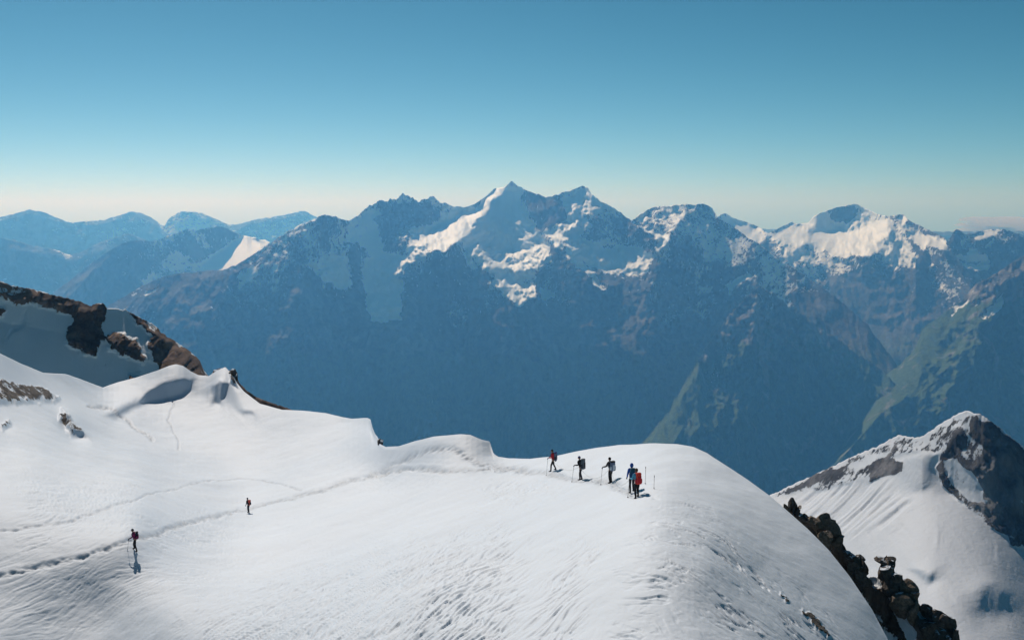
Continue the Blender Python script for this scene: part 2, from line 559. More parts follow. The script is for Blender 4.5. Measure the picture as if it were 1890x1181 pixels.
main_regions = [
    # shaded snow faces
    ([(643, 415), (690, 382), (700, 400), (682, 430), (690, 470), (665, 450), (645, 435)], 35.5, SH, 5),
    ([(758, 420), (800, 400), (850, 387), (875, 385), (840, 420), (775, 450), (765, 465), (757, 445)], 35.5, SH, 6),
    ([(672, 478), (750, 472), (742, 520), (735, 585), (690, 592), (680, 560), (668, 510)], 35.5, 0.80, 8),
    ([(935, 350), (958, 352), (965, 400), (985, 430), (1010, 470), (995, 490), (935, 485), (880, 462), (878, 450), (905, 400)], 35.5, SH, 5),
    ([(1050, 365), (1075, 347), (1105, 375), (1085, 405), (1060, 415), (1045, 405), (1035, 385)], 35.5, SH, 4),
    ([(1000, 415), (1045, 410), (1060, 450), (1085, 490), (1120, 530), (1090, 515), (1050, 480), (1015, 440)], 35.5, SH, 5),
    ([(1080, 450), (1130, 445), (1205, 470), (1190, 500), (1120, 505)], 35.5, 0.85, 6),
    ([(905, 495), (985, 495), (985, 520), (920, 512)], 35.5, SH, 5),
    ([(1170, 410), (1200, 390), (1240, 384), (1215, 405), (1200, 412)], 35.5, 0.8, 4),
    ([(1300, 440), (1340, 420), (1370, 440), (1380, 470), (1330, 480)], 35.5, 0.7, 8),
    ([(1225, 385), (1300, 380), (1320, 400), (1280, 410), (1240, 400)], 35.5, 0.5, 7),
    ([(870, 392), (930, 352), (965, 352), (975, 400), (1000, 440), (1020, 480), (990, 500), (900, 500), (862, 470), (850, 440)], 36, 1.0, 7),
    ([(1030, 372), (1078, 346), (1110, 380), (1095, 410), (1125, 440), (1200, 468), (1180, 500), (1120, 508), (1060, 470), (1005, 425), (1045, 405)], 36, 0.92, 8),
    ([(646, 416), (695, 384), (705, 420), (700, 470), (748, 470), (740, 590), (690, 595), (668, 520), (690, 470), (655, 445)], 36.5, 0.95, 7),
    ([(755, 425), (800, 402), (860, 386), (885, 384), (850, 415), (780, 452), (758, 470)], 36, 1.0, 6),
    ([(1180, 405), (1230, 384), (1310, 382), (1330, 420), (1380, 450), (1370, 485), (1320, 480), (1260, 430)], 37, 0.70, 10),
    ([(560, 480), (640, 470), (650, 530), (600, 525)], 38, 0.75, 7),
    # patches on the rock
    ([(570, 485), (630, 480), (620, 505), (645, 525), (600, 520)], None, 0.8, 5),
    ([(438, 500), (475, 490), (472, 505), (445, 530)], None, 0.75, 5),
    ([(510, 455), (560, 430), (580, 440), (545, 465), (515, 475)], None, 0.5, 8),
    ([(690, 400), (745, 372), (830, 392), (800, 410), (760, 420), (740, 440), (700, 430)], 52, 0.36, 8),
    ([(965, 360), (1035, 365), (1040, 410), (1000, 430), (980, 400)], 53, 0.25, 6),
    ([(1085, 400), (1150, 400), (1210, 440), (1150, 460), (1080, 440)], 52, 0.36, 8),
    ([(800, 470), (880, 480), (880, 560), (790, 580), (755, 520)], 50, 0.22, 10),
    ([(990, 500), (1050, 480), (1060, 560), (1010, 575)], 50, 0.35, 8),
    ([(1215, 540), (1330, 480), (1380, 520), (1300, 600)], None, 0.25, 14),
    # snow shelves that stand up to the sun
    ([(938, 342), (915, 352), (880, 384), (840, 402), (800, 420), (779, 436), (780, 455), (812, 459), (842, 449), (872, 428), (868, 412), (905, 376)], 9, 1.3, 4),
    ([(874, 466), (900, 468), (930, 484), (982, 488), (985, 497), (950, 495), (905, 498)], 6, 1.3, 4),
    ([(912, 516), (945, 514), (985, 526), (988, 540), (960, 562), (930, 546)], 10, 1.25, 5),
    ([(992, 470), (1008, 460), (1005, 475), (990, 490)], 12, 1.2, 3),
    ([(1000, 530), (1020, 540), (1010, 555), (995, 548)], 15, 1.0, 4),
    ([(1080, 508), (1100, 518), (1122, 536), (1100, 528)], 8, 1.2, 3),
    ([(1042, 418), (1058, 410), (1056, 424), (1044, 426)], 10, 1.2, 3),
    ([(1052, 450), (1070, 448), (1066, 458), (1054, 458)], 10, 1.2, 3),
    ([(1180, 420), (1215, 425), (1236, 437), (1228, 450), (1215, 468), (1214, 440)], 8, 1.25, 4),
    ([(745, 490), (775, 464), (790, 462), (765, 480), (748, 502)], 14, 1.1, 3),
    ([(845, 462), (870, 478), (885, 500), (862, 490)], 20, 0.8, 3),
    ([(1340, 530), (1375, 505), (1382, 512), (1345, 545)], 16, 0.9, 4),
    ([(268, 548), (284, 528), (278, 545)], 25, 1.0, 3),
    ([(405, 505), (428, 535), (440, 560), (425, 540)], 24, 0.5, 5),
    ([(1220, 590), (1245, 560), (1260, 580), (1230, 600)], 30, 0.5, 6),
    ([(1290, 530), (1315, 525), (1310, 545)], 30, 0.6, 5),
]
relief('main_massif', -40, 1800, 960, 270, MAIN,
       [(-40, 880), (600, 880), (1000, 930), (1400, 990), (1800, 1010)],
       [(-40, 9000), (300, 9600), (440, 10300), (600, 9800), (745, 10200), (850, 10500), (945, 10200), (1010, 10400), (1075, 10200), (1165, 10400),
        (1270, 10300), (1400, 9800), (1600, 9300), (1800, 8900)], 46, mid_mat,
       regions=main_regions, grass=[([(-40, 620), (600, 640), (1200, 640), (1800, 620), (1800, 1020), (-40, 1000)], 0.7, 40)],
       jag=5.0, jagw=7, rough=105, rough_wl=460, seed=4.0, back=(2200, 42), snow0=0.0, wu=0.3, dust=(400, 640, 0.56), gully=0.6, hold=1.5, warp=8,
       jag_fn=[(-40, .5), (500, .7), (560, 1), (650, 1), (690, 1.9), (830, 1.6), (860, .2), (940, .3), (960, 1), (1040, .8), (1060, .2), (1090, .4),
               (1110, 1), (1160, 1), (1190, .6), (1310, .4), (1400, .8), (1800, .8)],
       spurs=[([(876, 472), (905, 484), (935, 489), (985, 493)], 260, 34), ([(915, 522), (945, 530), (985, 536)], 200, 30), ([(1186, 428), (1212, 434), (1230, 446)], 190, 26),
              ([(1086, 514), (1120, 537)], 170, 20), ([(1045, 421), (1057, 419)], 120, 16), ([(1054, 454), (1067, 454)], 120, 16), ([(992, 488), (1004, 470)], 150, 18), ([(748, 494), (782, 465)], 160, 18),
              ([(820, 458), (900, 560), (985, 700), (1040, 860)], 420, 110), ([(600, 398), (560, 520), (520, 700)], 380, 120),
              ([(1035, 455), (1130, 610), (1250, 780)], 450, 120), ([(1240, 430), (1190, 560), (1180, 640)], 300, 90),
              ([(745, 470), (755, 600), (790, 760)], 260, 90), ([(440, 490), (380, 600), (340, 700)], 300, 110)])

relief('right_massif', 1240, 1960, 420, 190,
       [(1240, 440), (1300, 420), (1330, 397), (1340, 395), (1350, 402), (1380, 412), (1400, 419), (1418, 432), (1440, 420), (1462, 410), (1470, 414), (1492, 412),
        (1502, 400), (1525, 390), (1550, 384), (1578, 378), (1600, 387), (1625, 398), (1640, 400), (1655, 397), (1668, 397), (1680, 410), (1700, 419),
        (1722, 430), (1742, 440), (1756, 462), (1790, 510), (1830, 570), (1960, 700)],
       [(1240, 700), (1500, 840), (1960, 900)], [(1240, 12800), (1418, 13200), (1578, 13000), (1668, 12600), (1750, 12000), (1960, 11000)], 42, mid_mat,
       regions=[([(1420, 436), (1462, 416), (1500, 410), (1560, 404), (1640, 408), (1650, 440), (1600, 470), (1560, 480), (1500, 455), (1440, 452)], 11, 1.25, 7),
                ([(1498, 410), (1525, 392), (1545, 400), (1548, 415), (1515, 428), (1498, 428)], 39, 0.95, 4),
                ([(1530, 392), (1575, 382), (1590, 392), (1560, 412), (1548, 408)], 55, 0.12, 4),
                ([(1555, 415), (1600, 400), (1612, 412), (1590, 428), (1560, 430)], 38, 0.95, 4),
                ([(1612, 405), (1655, 430), (1690, 470), (1700, 500), (1650, 490), (1622, 450)], 39, 0.9, 7),
                ([(1660, 400), (1672, 402), (1668, 415), (1690, 428), (1660, 418)], 14, 1.2, 4),
                ([(1668, 428), (1700, 430), (1740, 445), (1748, 462), (1712, 448), (1705, 462)], 13, 1.2, 4),
                ([(1340, 405), (1400, 422), (1420, 440), (1400, 445), (1350, 425)], 13, 1.15, 5),
                ([(1430, 458), (1500, 462), (1560, 485), (1610, 492), (1540, 500), (1450, 480)], 24, 0.75, 8),
                ([(1420, 480), (1460, 500), (1480, 520), (1440, 515)], 22, 0.7, 6),
                ([(1655, 470), (1672, 472), (1665, 482)], 12, 1.2, 3), ([(1705, 485), (1722, 488), (1712, 496)], 12, 1.0, 3),
                ([(1600, 500), (1700, 500), (1740, 560), (1640, 560)], None, 0.2, 15)],
       grass=[([(1240, 580), (1500, 600), (1960, 620), (1960, 900), (1240, 900)], 0.6, 30)],
       jag=3, jagw=6, rough=100, rough_wl=460, seed=5.0, back=(2000, 40), snow0=0.0, dust=(420, 660, 0.52), gully=0.6, warp=8,
       jag_fn=[(1240, .5), (1400, .6), (1440, .2), (1500, .4), (1530, 1), (1590, 1), (1650, .3), (1690, 1), (1760, 1)],
       spurs=[([(1600, 470), (1660, 560), (1700, 640)], 350, 90), ([(1440, 490), (1540, 600), (1600, 680)], 350, 100)])

relief('cloud_peak', 1690, 2500, 300, 120,
       [(1690, 480), (1735, 458), (1750, 444), (1758, 434), (1766, 424), (1772, 428), (1780, 434), (1800, 432), (1815, 428), (1840, 424), (1862, 428), (1885, 436), (1905, 448), (1980, 470), (2150, 455), (2500, 470)],
       [(1690, 640), (2500, 680)], [(1690, 11800), (1766, 12300), (1850, 12300), (2500, 12500)], 45, mid_mat,
       regions=[([(1755, 484), (1800, 488), (1826, 480), (1828, 486), (1800, 494), (1758, 490)], 6, 1.25, 3),
                ([(1795, 494), (1828, 490), (1825, 500), (1795, 500)], 10, 1.1, 3), ([(1785, 464), (1805, 461), (1803, 468), (1788, 468)], 8, 1.2, 2.5),
                ([(1774, 452), (1782, 446), (1778, 458)], 12, 1.0, 2.5), ([(1822, 450), (1836, 444), (1830, 454)], 8, 1.2, 2.5),
                ([(1850, 444), (1858, 444), (1854, 450)], 8, 1.2, 2.5), ([(1750, 468), (1820, 468), (1822, 482), (1755, 482)], 44, 0.85, 4),
                ([(1795, 436), (1840, 430), (1838, 438), (1800, 442)], 10, 1.1, 3)],
       jag=4, jagw=5, rough=80, rough_wl=380, seed=6.0, back=(2000, 42), dust=(420, 560, 0.35), gully=0.3, warp=6)

GREEN = (0.055, 0.095, 0.040)
green_mat = mountain_material('valley_slope', (0.10, 0.095, 0.085), (0.19, 0.18, 0.165), 70.0, grass=GREEN)
relief('green_valley_slope', 1460, 2500, 460, 210,
       [(1460, 930), (1560, 800), (1628, 698), (1660, 676), (1690, 645), (1702, 608), (1740, 582), (1772, 560), (1800, 528), (1850, 500), (1890, 472), (1960, 430), (2100, 410), (2500, 420)],
       [(1460, 960), (1700, 930), (2500, 960)], [(1460, 8700), (1640, 8900), (1800, 9300), (1960, 9600), (2500, 9800)], 41, green_mat,
       regions=[([(1630, 690), (1700, 615), (1780, 560), (1840, 560), (1820, 640), (1780, 690), (1740, 740), (1700, 740)], 29, 0.0, 12),
                ([(1730, 760), (1800, 680), (1850, 600), (1870, 580), (1850, 650), (1800, 720), (1750, 775)], 29, 0.0, 8),
                ([(1750, 582), (1775, 556), (1800, 540), (1790, 556), (1765, 578)], 18, 0.85, 3),
                ([(1808, 580), (1835, 565), (1862, 540), (1850, 565), (1825, 582)], 16, 0.95, 3),
                ([(1780, 545), (1850, 505), (1885, 490), (1870, 530), (1800, 575)], 31, 0.30, 10)],
       grass=[([(1600, 560), (1900, 560), (1900, 900), (1500, 900)], 1.3, 30)],
       jag=4, jagw=7, rough=110, rough_wl=420, seed=7.0, back=(1500, 40), wu=0.25, warp=10, wl_y=0.7,
       spurs=[([(1850, 520), (1800, 640), (1730, 760)], 260, 60)])

relief('dividing_spur', 1120, 1790, 380, 190,
       [(1120, 900), (1180, 830), (1230, 770), (1270, 700), (1300, 650), (1340, 592), (1375, 555), (1402, 530), (1414, 541), (1436, 549), (1458, 572), (1486, 586), (1512, 611), (1548, 630), (1585, 660), (1618, 678), (1642, 703), (1676, 724), (1702, 750), (1735, 777), (1790, 830)],
       [(1120, 960), (1400, 1000), (1790, 1000)], [(1120, 7500), (1270, 8000), (1402, 8600), (1520, 8520), (1640, 8420), (1735, 8300), (1790, 8200)], 44, green_mat,
       regions=[([(1400, 533), (1385, 575), (1372, 640), (1345, 715), (1310, 775), (1285, 790), (1282, 740), (1305, 665), (1340, 605)], 21, 0.12, 9),
                ([(1310, 660), (1360, 600), (1350, 640), (1318, 700)], 24, 0.3, 6)],
       grass=[([(1120, 640), (1300, 660), (1420, 600), (1790, 720), (1790, 1000), (1120, 1000)], 0.8, 40)],
       jag=9, jagw=6, rough=150, rough_wl=430, seed=8.0, back=(900, 46), wu=0.25, warp=12, wl_y=0.6, dust=(500, 680, 0.3), gully=0.3,
       spurs=[([(1402, 530), (1385, 620), (1370, 720), (1340, 860)], 260, 70)])

# ------------------------------------------------------------------ nearer ridges
near_mat = mountain_material('brown_rock', (0.075, 0.050, 0.038), (0.17, 0.118, 0.088), 4.5, bumpd=0.8)
ROCKS_L = [
    [(-60, 500), (0, 520), (60, 535), (110, 548), (150, 558), (170, 568), (160, 590), (125, 578), (95, 568), (60, 562), (20, 556), (-60, 540)],
    [(150, 560), (193, 563), (192, 590), (184, 625), (175, 655), (160, 654), (140, 640), (122, 632), (122, 605), (135, 590), (145, 575)],
    [(186, 618), (215, 616), (250, 628), (258, 645), (272, 668), (262, 672), (245, 660), (225, 655), (200, 635)],
    [(235, 575), (262, 590), (290, 606), (330, 640), (370, 668), (390, 700), (370, 720), (310, 700), (285, 672), (278, 650), (275, 630), (285, 615), (262, 600), (238, 585)],
    [(-30, 570), (5, 572), (4, 580), (-30, 582)], [(240, 692), (262, 694), (270, 702), (240, 702)],
]
relief('left_rock_ridge', -320, 520, 420, 190,
       [(-320, 470), (-160, 492), (-60, 508), (0, 521), (20, 529), (60, 536), (100, 547), (150, 559), (165, 567), (178, 562), (192, 563), (197, 571), (230, 573), (260, 589), (285, 602), (300, 617), (330, 637),
        (355, 654), (368, 667), (376, 685), (386, 697), (410, 722), (460, 770), (520, 800)],
       [(-320, 800), (180, 800), (520, 840)], [(-320, 372), (0, 380), (200, 384), (380, 388), (520, 392)], 38.0, near_mat,
       regions=[(p, 41, -0.05, 7) for p in ROCKS_L] + [([(15, 625), (35, 590), (58, 572), (50, 590), (38, 610)], 26, 1.2, 4),
                ([(-10, 523), (40, 533), (55, 545), (20, 545), (-10, 540)], 40, 0.5, 5)],
       jag=4, jagw=4, rough=4.5, rough_wl=16, seed=9.0, back=(120, 50), snow0=1.0, warp=8, rough_snow=0.03, wl_y=0.8, wu=0.5)

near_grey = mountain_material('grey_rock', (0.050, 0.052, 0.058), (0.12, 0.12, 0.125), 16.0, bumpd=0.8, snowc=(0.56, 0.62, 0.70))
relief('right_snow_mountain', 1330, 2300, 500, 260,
       [(1330, 950), (1380, 932), (1430, 912), (1470, 893), (1520, 870), (1560, 851), (1600, 833), (1625, 823), (1645, 811), (1660, 805), (1690, 810), (1702, 808), (1720, 795), (1750, 775), (1770, 765),
        (1785, 760), (1800, 765), (1810, 766), (1830, 780), (1850, 795), (1870, 812), (1890, 828), (1950, 880), (2050, 950), (2300, 1080)],
       [(1330, 1420), (2300, 1420)], [(1330, 1260), (1500, 1210), (1650, 1120), (1785, 985), (1890, 1070), (2000, 1170), (2300, 1420)], 13, near_grey,
       regions=[([(1735, 845), (1760, 800), (1790, 765), (1830, 780), (1960, 880), (2150, 1010), (2100, 1080), (1960, 1040), (1890, 1008), (1835, 975), (1780, 925), (1745, 885)], 55, 0.12, 7),
                ([(1735, 845), (1760, 848), (1790, 870), (1815, 905), (1820, 930), (1790, 925), (1755, 890)], 50, 0.85, 5),
                ([(1770, 768), (1795, 772), (1790, 800), (1815, 830), (1800, 860), (1775, 845), (1780, 810)], 44, 0.55, 6),
                ([(1420, 918), (1520, 872), (1600, 835), (1660, 806), (1702, 810), (1770, 768), (1770, 800), (1740, 835), (1700, 840), (1660, 850), (1600, 885), (1560, 893), (1530, 900), (1440, 915)], 21, 0.56, 6),
                ([(1600, 850), (1650, 842), (1670, 850), (1665, 868), (1640, 878), (1605, 888)], 30, 0.05, 4),
                ([(1640, 846), (1690, 832), (1700, 838), (1660, 850)], 20, 1.1, 3), ([(1560, 860), (1620, 838), (1640, 838), (1580, 866)], 20, 0.9, 3),
                ([(1440, 912), (1500, 880), (1560, 862), (1540, 880), (1470, 905)], 27, 0.05, 5),
                ([(1725, 860), (1740, 852), (1748, 880), (1770, 915), (1800, 940), (1830, 965), (1860, 990), (1890, 1008), (1880, 1012), (1820, 968), (1775, 930), (1740, 895)], 46, 0.2, 4),
                # hollows in the glacier
                ([(1680, 1052), (1725, 1056), (1732, 1068), (1715, 1078), (1695, 1068)], 60, 1.2, 8),
                ([(1790, 1095), (1830, 1080), (1865, 1100), (1870, 1125), (1835, 1138), (1800, 1125)], 36, 1.2, 18),
                ([(1700, 920), (1780, 940), (1850, 1000), (1900, 1060), (1880, 1080), (1780, 1040), (1700, 1000)], 16, 1.2, 25)],
       jag=4, jagw=5, rough=7, rough_wl=34, seed=10.0, back=(500, 46), snow0=1.15, warp=5, rough_snow=0.05, wu=0.35, wl_y=0.8, hold=3.0,
       cracks=([(1440, 935), (1500, 905), (1560, 890), (1640, 895), (1680, 930), (1650, 975), (1560, 985), (1490, 965)], 1.8, 70, 11))

# ------------------------------------------------------------------ the snow slope in front
CREST = [(-300, 600), (-120, 622), (0, 652), (40, 672), (80, 688), (120, 690), (150, 700), (190, 715), (215, 706), (250, 697), (290, 684), (312, 675), (325, 672), (338, 675),
         (352, 685), (366, 692), (385, 694), (400, 684), (416, 677), (428, 690), (437, 706), (450, 722), (480, 745), (520, 756), (560, 758), (600, 762), (630, 769), (650, 772), (678, 771),
         (684, 774), (687, 788), (692, 800), (697, 806), (702, 820), (712, 825), (735, 824), (760, 816), (800, 806), (850, 801), (868, 802), (890, 811), (904, 814), (907, 824), (911, 836),
         (920, 842), (940, 845), (980, 846), (1020, 842), (1060, 833), (1100, 826), (1140, 821), (1200, 818), (1250, 820), (1280, 825), (1305, 836), (1340, 859), (1380, 885),
         (1420, 914), (1450, 940), (1490, 975), (1530, 1015), (1570, 1065), (1610, 1125), (1640, 1181), (1680, 1260), (1740, 1360), (1800, 1440), (2200, 1560)]
CREST_D = [(-300, 150), (0, 178), (120, 208), (190, 232), (260, 232), (325, 230), (380, 232), (416, 228), (450, 214), (520, 196), (600, 182), (680, 170), (700, 132), (740, 122),
           (800, 114), (850, 110), (904, 108), (920, 110), (980, 102), (1060, 92), (1140, 86), (1240, 81), (1300, 77), (1380, 71), (1450, 67), (1530, 63), (1570, 61), (1640, 57), (1740, 50), (2200, 38)]
INNER = [(-300, 1181, 78), (-300, 1450, 64), (0, 1181, 78.3), (0, 1450, 66), (300, 1181, 73), (300, 1450, 62), (600, 1181, 57), (600, 1450, 47), (945, 1181, 46), (945, 1450, 36),
         (1200, 1181, 41.5), (1150, 1450, 31), (1500, 1181, 49), (1500, 1450, 36), (1400, 1181, 44),
         (250, 1014, 87), (459, 947, 130), (350, 966, 110), (700, 880, 127), (760, 862, 119), (850, 846, 108), (1020, 870, 83), (1072, 883, 76), (1127, 889, 74), (1165, 907, 63), (1175, 913, 62),
         (945, 1000, 64), (600, 1000, 92), (600, 1100, 68), (330, 1100, 79), (945, 920, 80), (1188, 990, 51.5), (1400, 1050, 54), (1300, 920, 62), (1300, 1050, 48), (1500, 1100, 55),
         (200, 850, 148), (100, 950, 95.5), (-60, 1050, 88), (0, 950, 96), (150, 1100, 83), (250, 960, 90.5), (250, 1080, 83.3), (245, 1048, 85.2), (200, 1150, 79.8), (400, 800, 192), (600, 810, 166), (0, 800, 136), (-200, 850, 104), (300, 745, 222), (120, 740, 192), (0, 742, 158), (400, 740, 214),
         (560, 860, 150), (300, 900, 138), (60, 880, 109), (1230, 900, 62), (1250, 850, 73), (800, 1080, 56), (-300, 1000, 92)]


def tps(pts, vals):
    p = np.array(pts, float)
    n = len(p)

    def K(a, b):
        d2 = (a[:, None, 0] - b[None, :, 0]) ** 2 + (a[:, None, 1] - b[None, :, 1]) ** 2
        return 0.5 * d2 * np.log(d2 + 1e-9)
    A = np.zeros((n + 3, n + 3))
    A[:n, :n] = K(p, p) + np.eye(n) * 0.05
    A[:n, n:] = np.c_[np.ones(n), p]
    A[n:, :n] = A[:n, n:].T
    c = np.linalg.solve(A, np.r_[vals, 0, 0, 0])

    def f(x, y):
        s = np.shape(x)
        q = np.stack([np.ravel(x), np.ravel(y)], 1)
        out = np.empty(len(q))
        for i in range(0, len(q), 20000):
            b = q[i:i + 20000]
            out[i:i + 20000] = K(b, p) @ c[:n] + c[n] + b @ c[n + 1:]
        return out.reshape(s)
    return f


ctrl, inv = [], []
for x, y in CREST[:-1]:
    ctrl.append((x / 300, y / 300))
    inv.append(100.0 / interp(CREST_D, x))
for x, y, d in INNER:
    ctrl.append((x / 300, y / 300))
    inv.append(100.0 / d)
surf = tps(ctrl, np.array(inv))

NU, NV = 1240, 540
FX = np.linspace(-300, 2000, NU)
fyc = interp(CREST, FX)
fyb = np.maximum(1430.0, fyc + 20)
FV = np.linspace(0, 1, NV)[:, None]
ksm = np.hanning(91)
fys = np.convolve(np.pad(fyc, 45, mode='edge'), ksm / ksm.sum(), 'valid')     # the notches of the crest fade out below it
FY = fyb + (fys - fyb) * FV + (fyc - fys) * FV ** 6
FXX = np.broadcast_to(FX, FY.shape).copy()
# the survey is evaluated on a regular lattice of sightings and read off on the sheet
lx, ly = np.arange(-310, 2011, 10.0), np.arange(560, 1600, 8.0)
LAT = surf(lx[None, :] / 300 + 0 * ly[:, None], ly[:, None] / 300 + 0 * lx[None, :])
gx, gy = (FXX - lx[0]) / 10.0, (FY - ly[0]) / 8.0
ix_, iy_ = np.clip(gx.astype(int), 0, len(lx) - 2), np.clip(gy.astype(int), 0, len(ly) - 2)
tx, ty = gx - ix_, gy - iy_
INV = ((LAT[iy_, ix_] * (1 - tx) + LAT[iy_, ix_ + 1] * tx) * (1 - ty) + (LAT[iy_ + 1, ix_] * (1 - tx) + LAT[iy_ + 1, ix_ + 1] * tx) * ty)
W0 = -np.log(np.clip(INV / 100.0, 1 / 300.0, 1 / 24.0))
BX, BY, FE = ray(FXX, FY)
FFIELD = (fbm(FXX / 40, FY / 40, 3.1, 3), fbm(FXX / 40, FY / 40, 8.7, 3))
FFINE = (fbm(FXX / 14, FY / 14, 3.1, 3), fbm(FXX / 14, FY / 14, 8.7, 3))
# steeper or flatter places: wind scoops, folds, the broken edge of the plateau
G0 = np.diff(W0, axis=0)
Gu0 = np.diff(W0, axis=1)
S0 = np.tan(np.radians(0.0))
folds = [
    ([(255, 745), (270, 722), (300, 708), (340, 697), (358, 700), (352, 716), (325, 732), (290, 742)], 56, 5),
    ([(390, 712), (404, 702), (423, 706), (418, 728), (408, 749), (392, 744)], 62, 4),
    ([(440, 757), (470, 760), (468, 768), (448, 768)], 45, 6),
    ([(190, 765), (250, 740), (262, 746), (215, 772)], 32, 8),
    ([(684, 778), (688, 790), (692, 802), (686, 800)], 60, 3),
    ([(118, 758), (150, 790), (165, 812), (130, 808), (112, 780)], 34, 5),
    ([(0, 790), (20, 778), (12, 790)], 40, 4),
]
g = np.zeros(FY.shape)
ww = np.ones(FY.shape)
for pts, s, soft in folds:
    m = poly_mask(FXX, FY, pts, soft, 3, FFIELD)
    gg = 1.0 / np.maximum(np.tan(math.radians(s)) - FE, 0.03)
    g = g * (1 - m) + gg * m
    ww = ww * (1 - m)
ov = 0.5 * ((1 - ww)[1:] + (1 - ww)[:-1])
Gt = G0 * (1 - ov) + 0.5 * (g[1:] + g[:-1]) * np.diff(FE, axis=0)
mu = np.full(FY.shape, 2e-4) * ww + 1e-7
mu[-1] = 0.05
W = solve_relief(W0, Gt, Gu0, 1 + 4 * ov, (0.6 * ww + 0.02)[:, :-1], mu)
FR = np.exp(W)
X, Y, Z = BX * FR, BY * FR, FE * FR


def rot(a):
    c, s = math.cos(math.radians(a)), math.sin(math.radians(a))
    return X * c + Y * s, -X * s + Y * c


TRAIL = [(-40, 1075), (60, 1051), (150, 1026), (250, 992), (350, 964), (460, 939), (560, 914), (640, 890), (700, 877), (745, 867), (800, 868), (870, 868), (940, 866), (1010, 872), (1072, 884), (1130, 892), (1175, 912)]
BRANCH = [(690, 879), (725, 862), (760, 845), (795, 832), (835, 828), (860, 842), (900, 858), (960, 866)]
OLD1 = [(-60, 990), (30, 975), (120, 962), (200, 936), (300, 906), (370, 890), (458, 883), (515, 893), (556, 906)]
OLD2 = [(165, 748), (205, 752), (232, 776), (262, 800), (285, 812)]
OLD3 = [(315, 742), (318, 755), (310, 775), (325, 800), (330, 830)]
Dz = np.zeros(FY.shape)
Dz += fbm(X / 14, Y / 14, 1.0, 4) * 0.22
Dz += fbm(X / 2.2, Y / 2.2, 2.0, 4) * 0.035
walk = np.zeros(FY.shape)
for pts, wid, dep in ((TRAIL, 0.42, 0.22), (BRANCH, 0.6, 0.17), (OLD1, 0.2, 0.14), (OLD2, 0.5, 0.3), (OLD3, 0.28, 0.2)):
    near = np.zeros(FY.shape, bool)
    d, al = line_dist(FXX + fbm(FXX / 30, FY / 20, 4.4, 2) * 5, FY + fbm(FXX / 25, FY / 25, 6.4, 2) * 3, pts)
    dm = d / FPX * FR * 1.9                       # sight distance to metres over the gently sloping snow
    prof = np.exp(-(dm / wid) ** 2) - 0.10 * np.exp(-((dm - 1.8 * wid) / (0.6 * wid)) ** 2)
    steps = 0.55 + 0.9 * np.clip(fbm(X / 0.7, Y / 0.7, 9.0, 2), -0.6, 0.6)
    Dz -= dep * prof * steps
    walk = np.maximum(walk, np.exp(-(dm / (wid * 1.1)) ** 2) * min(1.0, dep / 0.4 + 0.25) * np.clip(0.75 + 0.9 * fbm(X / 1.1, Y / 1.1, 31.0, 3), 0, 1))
# wind-carved snow: furrows in two directions
A1 = poly_mask(FXX, FY, [(230, 1430), (330, 1190), (480, 1085), (640, 1040), (800, 1000), (900, 985), (955, 1010), (960, 1090), (920, 1180), (880, 1430)], 50, 30, FFIELD)
A2 = poly_mask(FXX, FY, [(960, 1430), (985, 1180), (1010, 1090), (1040, 1030), (1080, 1000), (1105, 1020), (1070, 1100), (1060, 1200), (1080, 1430)], 30, 20, FFIELD) * 0.7
A3 = poly_mask(FXX, FY, [(880, 905), (960, 880), (1030, 890), (1050, 905), (1000, 925), (930, 930)], 18, 15, FFIELD) * 0.8
A4 = poly_mask(FXX, FY, [(0, 1060), (300, 1040), (560, 1020), (560, 1060), (330, 1110), (0, 1181)], 40, 30, FFIELD) * 0.5
A5 = poly_mask(FXX, FY, [(260, 960), (420, 950), (430, 990), (300, 1020)], 20, 15, FFIELD) * 0.5
A6 = poly_mask(FXX, FY, [(560, 880), (700, 885), (850, 880), (830, 900), (640, 905)], 14, 10, FFIELD) * 0.25
A7 = poly_mask(FXX, FY, [(40, 880), (260, 900), (240, 975), (40, 1010)], 25, 15, FFIELD) * 0.45
FUR = np.clip(A1 + A2 + A3 + 0.4 * A4 + A5 + A6 + A7 + 0.15 * sstep(1200, 1020, FXX), 0, 1)
u, w = rot(57)
u = u + fbm(X / 6, Y / 6, 3.3, 2) * 1.2
w = w + fbm(X / 5, Y / 5, 7.3, 2) * 0.9
f1 = fbm(u / 3.0, w / 0.46, 11.0, 3, 0.6)
f1b = fbm(u / 1.2, w / 0.24, 13.0, 2, 0.6)
brk = sstep(-0.25, 0.35, fbm(X / 3.5, Y / 3.5, 15.0, 3))
Dz += FUR * (-0.085 * sstep(0.0, 0.28, f1) * (0.35 + 0.65 * brk) - 0.095 * np.exp(-(f1 / 0.09) ** 2) * brk - 0.07 * sstep(0.0, 0.3, f1b) + 0.02)
B1 = poly_mask(FXX, FY, [(1195, 930), (1260, 915), (1330, 960), (1440, 1060), (1560, 1181), (1600, 1300), (1500, 1430), (1100, 1430), (1130, 1181), (1165, 1010)], 30, 25, FFIELD)
B2 = poly_mask(FXX, FY, [(1290, 980), (1350, 1000), (1440, 1080), (1520, 1160), (1500, 1200), (1400, 1110), (1320, 1050)], 20, 15, FFIELD)
u, w = rot(-52)
w = w + fbm(X / 4, Y / 4, 21.0, 3) * 0.8
h1 = fbm(u / 3.4, w / 0.36, 17.0, 3, 0.6)
h2 = fbm(X / 0.55, Y / 0.55, 19.0, 2, 0.6)
brk2 = sstep(-0.1, 0.45, fbm(X / 2.2, Y / 2.2, 23.0, 3))
Dz += B1 * (-0.13 * sstep(0.1, 0.42, h1) * brk2 * (0.45 + 0.35 * B2) - 0.02 * sstep(0.0, 0.3, h1) - 0.035 * sstep(0.05, 0.45, h2) * (0.3 + 0.7 * brk2))
